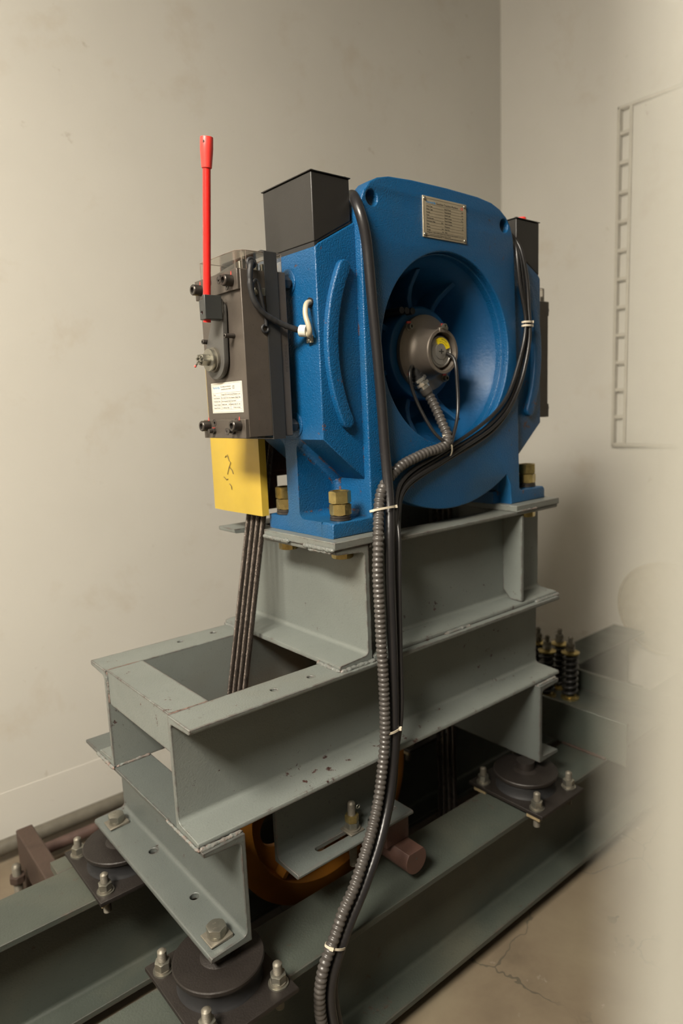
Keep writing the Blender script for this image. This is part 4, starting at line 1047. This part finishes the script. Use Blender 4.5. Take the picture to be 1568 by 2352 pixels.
TC2 = [(0.902,0.086,0.862),(0.901,0.060,0.846),(0.902,0.044,0.826),(0.908,0.035,0.787),(0.919,0.0325,0.731),(0.920,0.032,0.688),(0.921,0.028,0.655),(0.919,0.028,0.612),(0.905,0.030,0.558),(0.885,0.031,0.512),(0.842,0.032,0.459),(0.785,0.032,0.422),(0.714,0.030,0.396),(0.655,0.028,0.377),(0.604,0.027,0.359),(0.558,0.026,0.346),(0.520,0.025,0.332),(0.496,0.024,0.318),(0.478,0.016,0.298),(0.463,0.004,0.272),(0.449,0.002,0.222),(0.440,-0.002,0.138),(0.436,-0.003,0.010),(0.432,-0.004,-0.122),(0.428,-0.006,-0.211),(0.423,-0.012,-0.280),(0.408,-0.020,-0.326),(0.376,-0.034,-0.362),(0.337,-0.052,-0.392),(0.308,-0.058,-0.424),(0.282,-0.056,-0.458),(0.252,-0.056,-0.499),(0.236,-0.056,-0.541),(0.243,-0.056,-0.626),(0.27,-0.06,-0.71),(.33,-.09,-.761),(.46,-.13,-.764)]
TC3 = [(0.911,0.088,0.866),(0.908,0.064,0.848),(0.910,0.050,0.827),(0.918,0.041,0.789),(0.929,0.038,0.733),(0.926,0.037,0.690),(0.927,0.034,0.656),(0.925,0.036,0.612),(0.912,0.036,0.558),(0.890,0.036,0.506),(0.846,0.036,0.452),(0.790,0.035,0.414),(0.719,0.034,0.388),(0.658,0.033,0.370),(0.606,0.032,0.353),(0.560,0.031,0.339),(0.524,0.030,0.325),(0.500,0.028,0.310),(0.486,0.022,0.290),(0.474,0.012,0.262)] + [(x+.004, y-.009, z) for x, y, z in TC2[20:]]
def follow(P_, dx, dy):   # the lower run hangs against the thick cable
    return [p for p in P_ if p[2] > -.17 ] + [(x+dx, y+dy, z) for x, y, z in PW[19:]]
TC0 = follow(TC0, .0142, .002); TC1 = follow(TC1, .0125, .0100); TC2 = follow(TC2, .0045, .0135); TC3 = follow(TC3, .0195, .0075)
G = 'thin black cables curving down from the right terminal box'
lbs = ['innermost of the thin black cables arching beside the round opening', 'second thin black cable from the round opening in the right hand bundle', 'third thin black cable from the round opening in the right hand bundle', 'outermost of the thin black cables arching beside the right terminal box']
for P_, lb, r_ in ((TC0, lbs[0], .0042), (TC1, lbs[1], .0038), (TC2, lbs[2], .0042), (TC3, lbs[3], .0036)):
    o = cable('thin_cable', P_, r_, 'cable2', None, 12, .012, 4); tag(o, lb, 'cable', G)
EC0 = [(0.603,0.091,0.552),(0.594,0.082,0.560),(0.580,0.074,0.556),(0.572,0.070,0.538),(0.575,0.068,0.515),(0.583,0.060,0.483),(0.592,0.046,0.449),(0.604,0.032,0.419),(0.620,0.020,0.402),(.630,.016,.392)]
EC1 = [(0.683,0.068,0.584),(0.684,0.058,0.582),(0.684,0.048,0.572),(0.682,0.042,0.552),(0.682,0.040,0.522),(0.679,0.036,0.486),(0.671,0.031,0.454),(0.656,0.025,0.428),(0.638,0.018,0.407),(.630,.016,.392)]
o = cable('encoder_cable', EC0, .0035, 'cable2', None, 12, .006, 3); tag(o, 'thin black cable looping from the gland down to the cable tie below the encoder', 'cable')
o = cable('encoder_cable', EC1, .0037, 'cable2', None, 12, .006, 3); tag(o, 'thin black cable hanging from the encoder face past the yellow caution label', 'cable')

def tie(cen, tang, ru, rv, side, label, wdt=.0042, head=0.0):
    """oval band about cen, around direction tang; ru along 'side', rv across"""
    t = empty('cable_tie'); tag(t, label, 'cable tie')
    w = Vector(tang).normalized(); u = Vector(side); u = (u-w*u.dot(w)).normalized(); v = w.cross(u); c = Vector(cen); n = 40; bm = B(); R = []
    for i in range(n):
        a = 2*pi*i/n; r = c+u*cos(a)*ru+v*sin(a)*rv; o_ = (u*cos(a)/ru+v*sin(a)/rv).normalized()
        R.append([bm.verts.new(r+w*h+o_*k) for h, k in ((-wdt/2, 0), (wdt/2, 0), (wdt/2, .0012), (-wdt/2, .0012))])
    for i in range(n):
        a, b_ = R[i], R[(i+1) % n]
        for k in range(4): bm.faces.new([a[k], a[(k+1) % 4], b_[(k+1) % 4], b_[k]])
    obj('band', bm, 'tie', t, 50)
    a = head; hc = c+u*cos(a)*(ru+.002)+v*sin(a)*(rv+.002); hb_ = B(); vs = []
    for x in (-.0035, .0035):
        for y in (-.0026, .0026):
            for z in (-.003, .003): vs.append(hb_.verts.new(hc+(u*-sin(a)+v*cos(a))*x+(u*cos(a)+v*sin(a))*y+w*z))
    for f in ((0, 1, 3, 2), (4, 6, 7, 5), (0, 4, 5, 1), (2, 3, 7, 6), (0, 2, 6, 4), (1, 5, 7, 3)): hb_.faces.new([vs[i] for i in f])
    obj('lock_head', hb_, 'tie', t, bev=.0006)
tie((.9165, .0335, .655), (0, 0, 1), .0125, .0095, (1, 0, 0), 'cream cable tie around the thin cables arching down the right side', .004, -.5)
tie((.9165, .0335, .647), (0, .0, 1), .0125, .0095, (1, 0, 0), 'second cream cable tie just below the upper one on the thin cables', .004, -.3)
tie((.634, .029, .393), (1, .0, .25), .021, .013, (0, 0, 1), 'cream cable tie around the conduit and thin cables below the encoder', .0035, 0)
tie((.4285, .0085, .290), (0, .3, 1), .0295, .0125, (1, 0, .05), 'cream cable tie across the conduit and thick cable beside the machine foot', .0042, -.25)
tie((.412, -.0125, -.137), (-.05, 0, 1), .0245, .0125, (1, 0, 0), 'cream cable tie across the conduit and thick cable at the bearing frame web', .0042, -1.0)
tie((.2175, -.0590, -.462), (-.55, -.05, -1), .0225, .0125, (1, 0, -.5), 'cream cable tie across the conduit and thick cable in front of the front rail', .0042, 2.4)

# ================================================================== LOWER LEFT CLUTTER
o = obj('conduit_pipe', cyl(B(), (-2.5, 1.105, Z0+.045), (1.6, 1.105, Z0+.045), .021, 24), 'pipe'); tag(o, 'grey conduit pipe lying along the foot of the left wall', 'pipe')
o = obj('conduit_pipe', cyl(B(), (.00, 1.035, Z0+.030), (1.4, 1.035, Z0+.030), .016, 24), 'pipe_red'); tag(o, 'reddish dusty pipe lying in front of the grey conduit pipe', 'pipe')
t = empty('tube_bracket'); tag(t, 'rusty brown rectangular steel tube standing behind the rear rail at lower left', 'bracket')
obj('tube', prism(B(), [(.53, -.700), (.53, -.602), (.952, -.600), (.952, Z0), (.905, Z0), (.905, -.700)], 'x', -.069, -.027), 'rust_dark', t, bev=.003)
obj('stud', stud(B(), (-.096, .86, Z0), (0, 0, 1), .011, .13, .003), 'zinc_dirty', t)
obj('nut', hexn(B(), (-.096, .86, Z0+.085), (0, 0, 1), .034, .018, .2), 'rust_dark', t)
o = obj('steel_cleat', box(B(), -.085, -.018, .5145, .565, -.500, -.4805), 'steel_low', bev=.001); tag(o, 'small flat green grey cleat welded behind the rear rail at lower left', 'cleat')

# ================================================================== FINISH: origins at the base, lift to floor level
bpy.context.view_layer.update()
roots = [o for o in bpy.data.objects if o.parent is None and o.type in ('MESH', 'EMPTY')]
def tree(o):
    yield o
    for c in o.children: yield from tree(c)
for r in roots:
    if r.location.length > 1e-6:      # placed copies keep their own origin
        r.location.z += FLOOR; continue
    ms = [c for c in tree(r) if c.type == 'MESH']
    vs = [v.co for c in ms for v in c.data.vertices]
    lo = Vector([min(v[i] for v in vs) for i in range(3)]); hi = Vector([max(v[i] for v in vs) for i in range(3)])
    base = Vector(((lo.x+hi.x)/2, (lo.y+hi.y)/2, lo.z))
    for me in {c.data for c in ms}: me.transform(Matrix.Translation(-base))
    r.location = base+Vector((0, 0, FLOOR))

# ================================================================== LIGHT
wd = bpy.data.worlds.new('world'); SC.world = wd; wd.use_nodes = True
wd.node_tree.nodes['Background'].inputs[0].default_value = (.5, .55, .6, 1); wd.node_tree.nodes['Background'].inputs[1].default_value = .008

# ================================================================== CAMERA
ya, pa, ra = 8.82974403e-01, -1.53878228e-01, -4.17029563e-02
fw = Vector((cos(pa)*cos(ya), cos(pa)*sin(ya), sin(pa))); r0 = Vector((sin(ya), -cos(ya), 0)); u0 = r0.cross(fw)
rt = r0*cos(ra)+u0*sin(ra); up = u0*cos(ra)-r0*sin(ra)
cam = bpy.data.cameras.new('camera'); co = bpy.data.objects.new('camera', cam); COL.objects.link(co)
co.matrix_world = Matrix(((rt.x, up.x, -fw.x, -.4351), (rt.y, up.y, -fw.y, -.9210), (rt.z, up.z, -fw.z, .4842+FLOOR), (0, 0, 0, 1)))
cam.sensor_fit = 'VERTICAL'; cam.sensor_height = 36; cam.sensor_width = 24; cam.lens = 24; cam.clip_start = .01; cam.clip_end = 50
cam.dof.use_dof = True; cam.dof.focus_distance = 1.18; cam.dof.aperture_fstop = 2.8
SC.camera = co
SC.view_settings.view_transform = 'Standard'; SC.view_settings.look = 'None'; SC.view_settings.gamma = 1; SC.view_settings.exposure = 0.0
SC.view_settings.use_curve_mapping = False
SC.cycles.use_denoising = True
SC.cycles.max_bounces = 10; SC.cycles.diffuse_bounces = 6; SC.cycles.transparent_max_bounces = 16
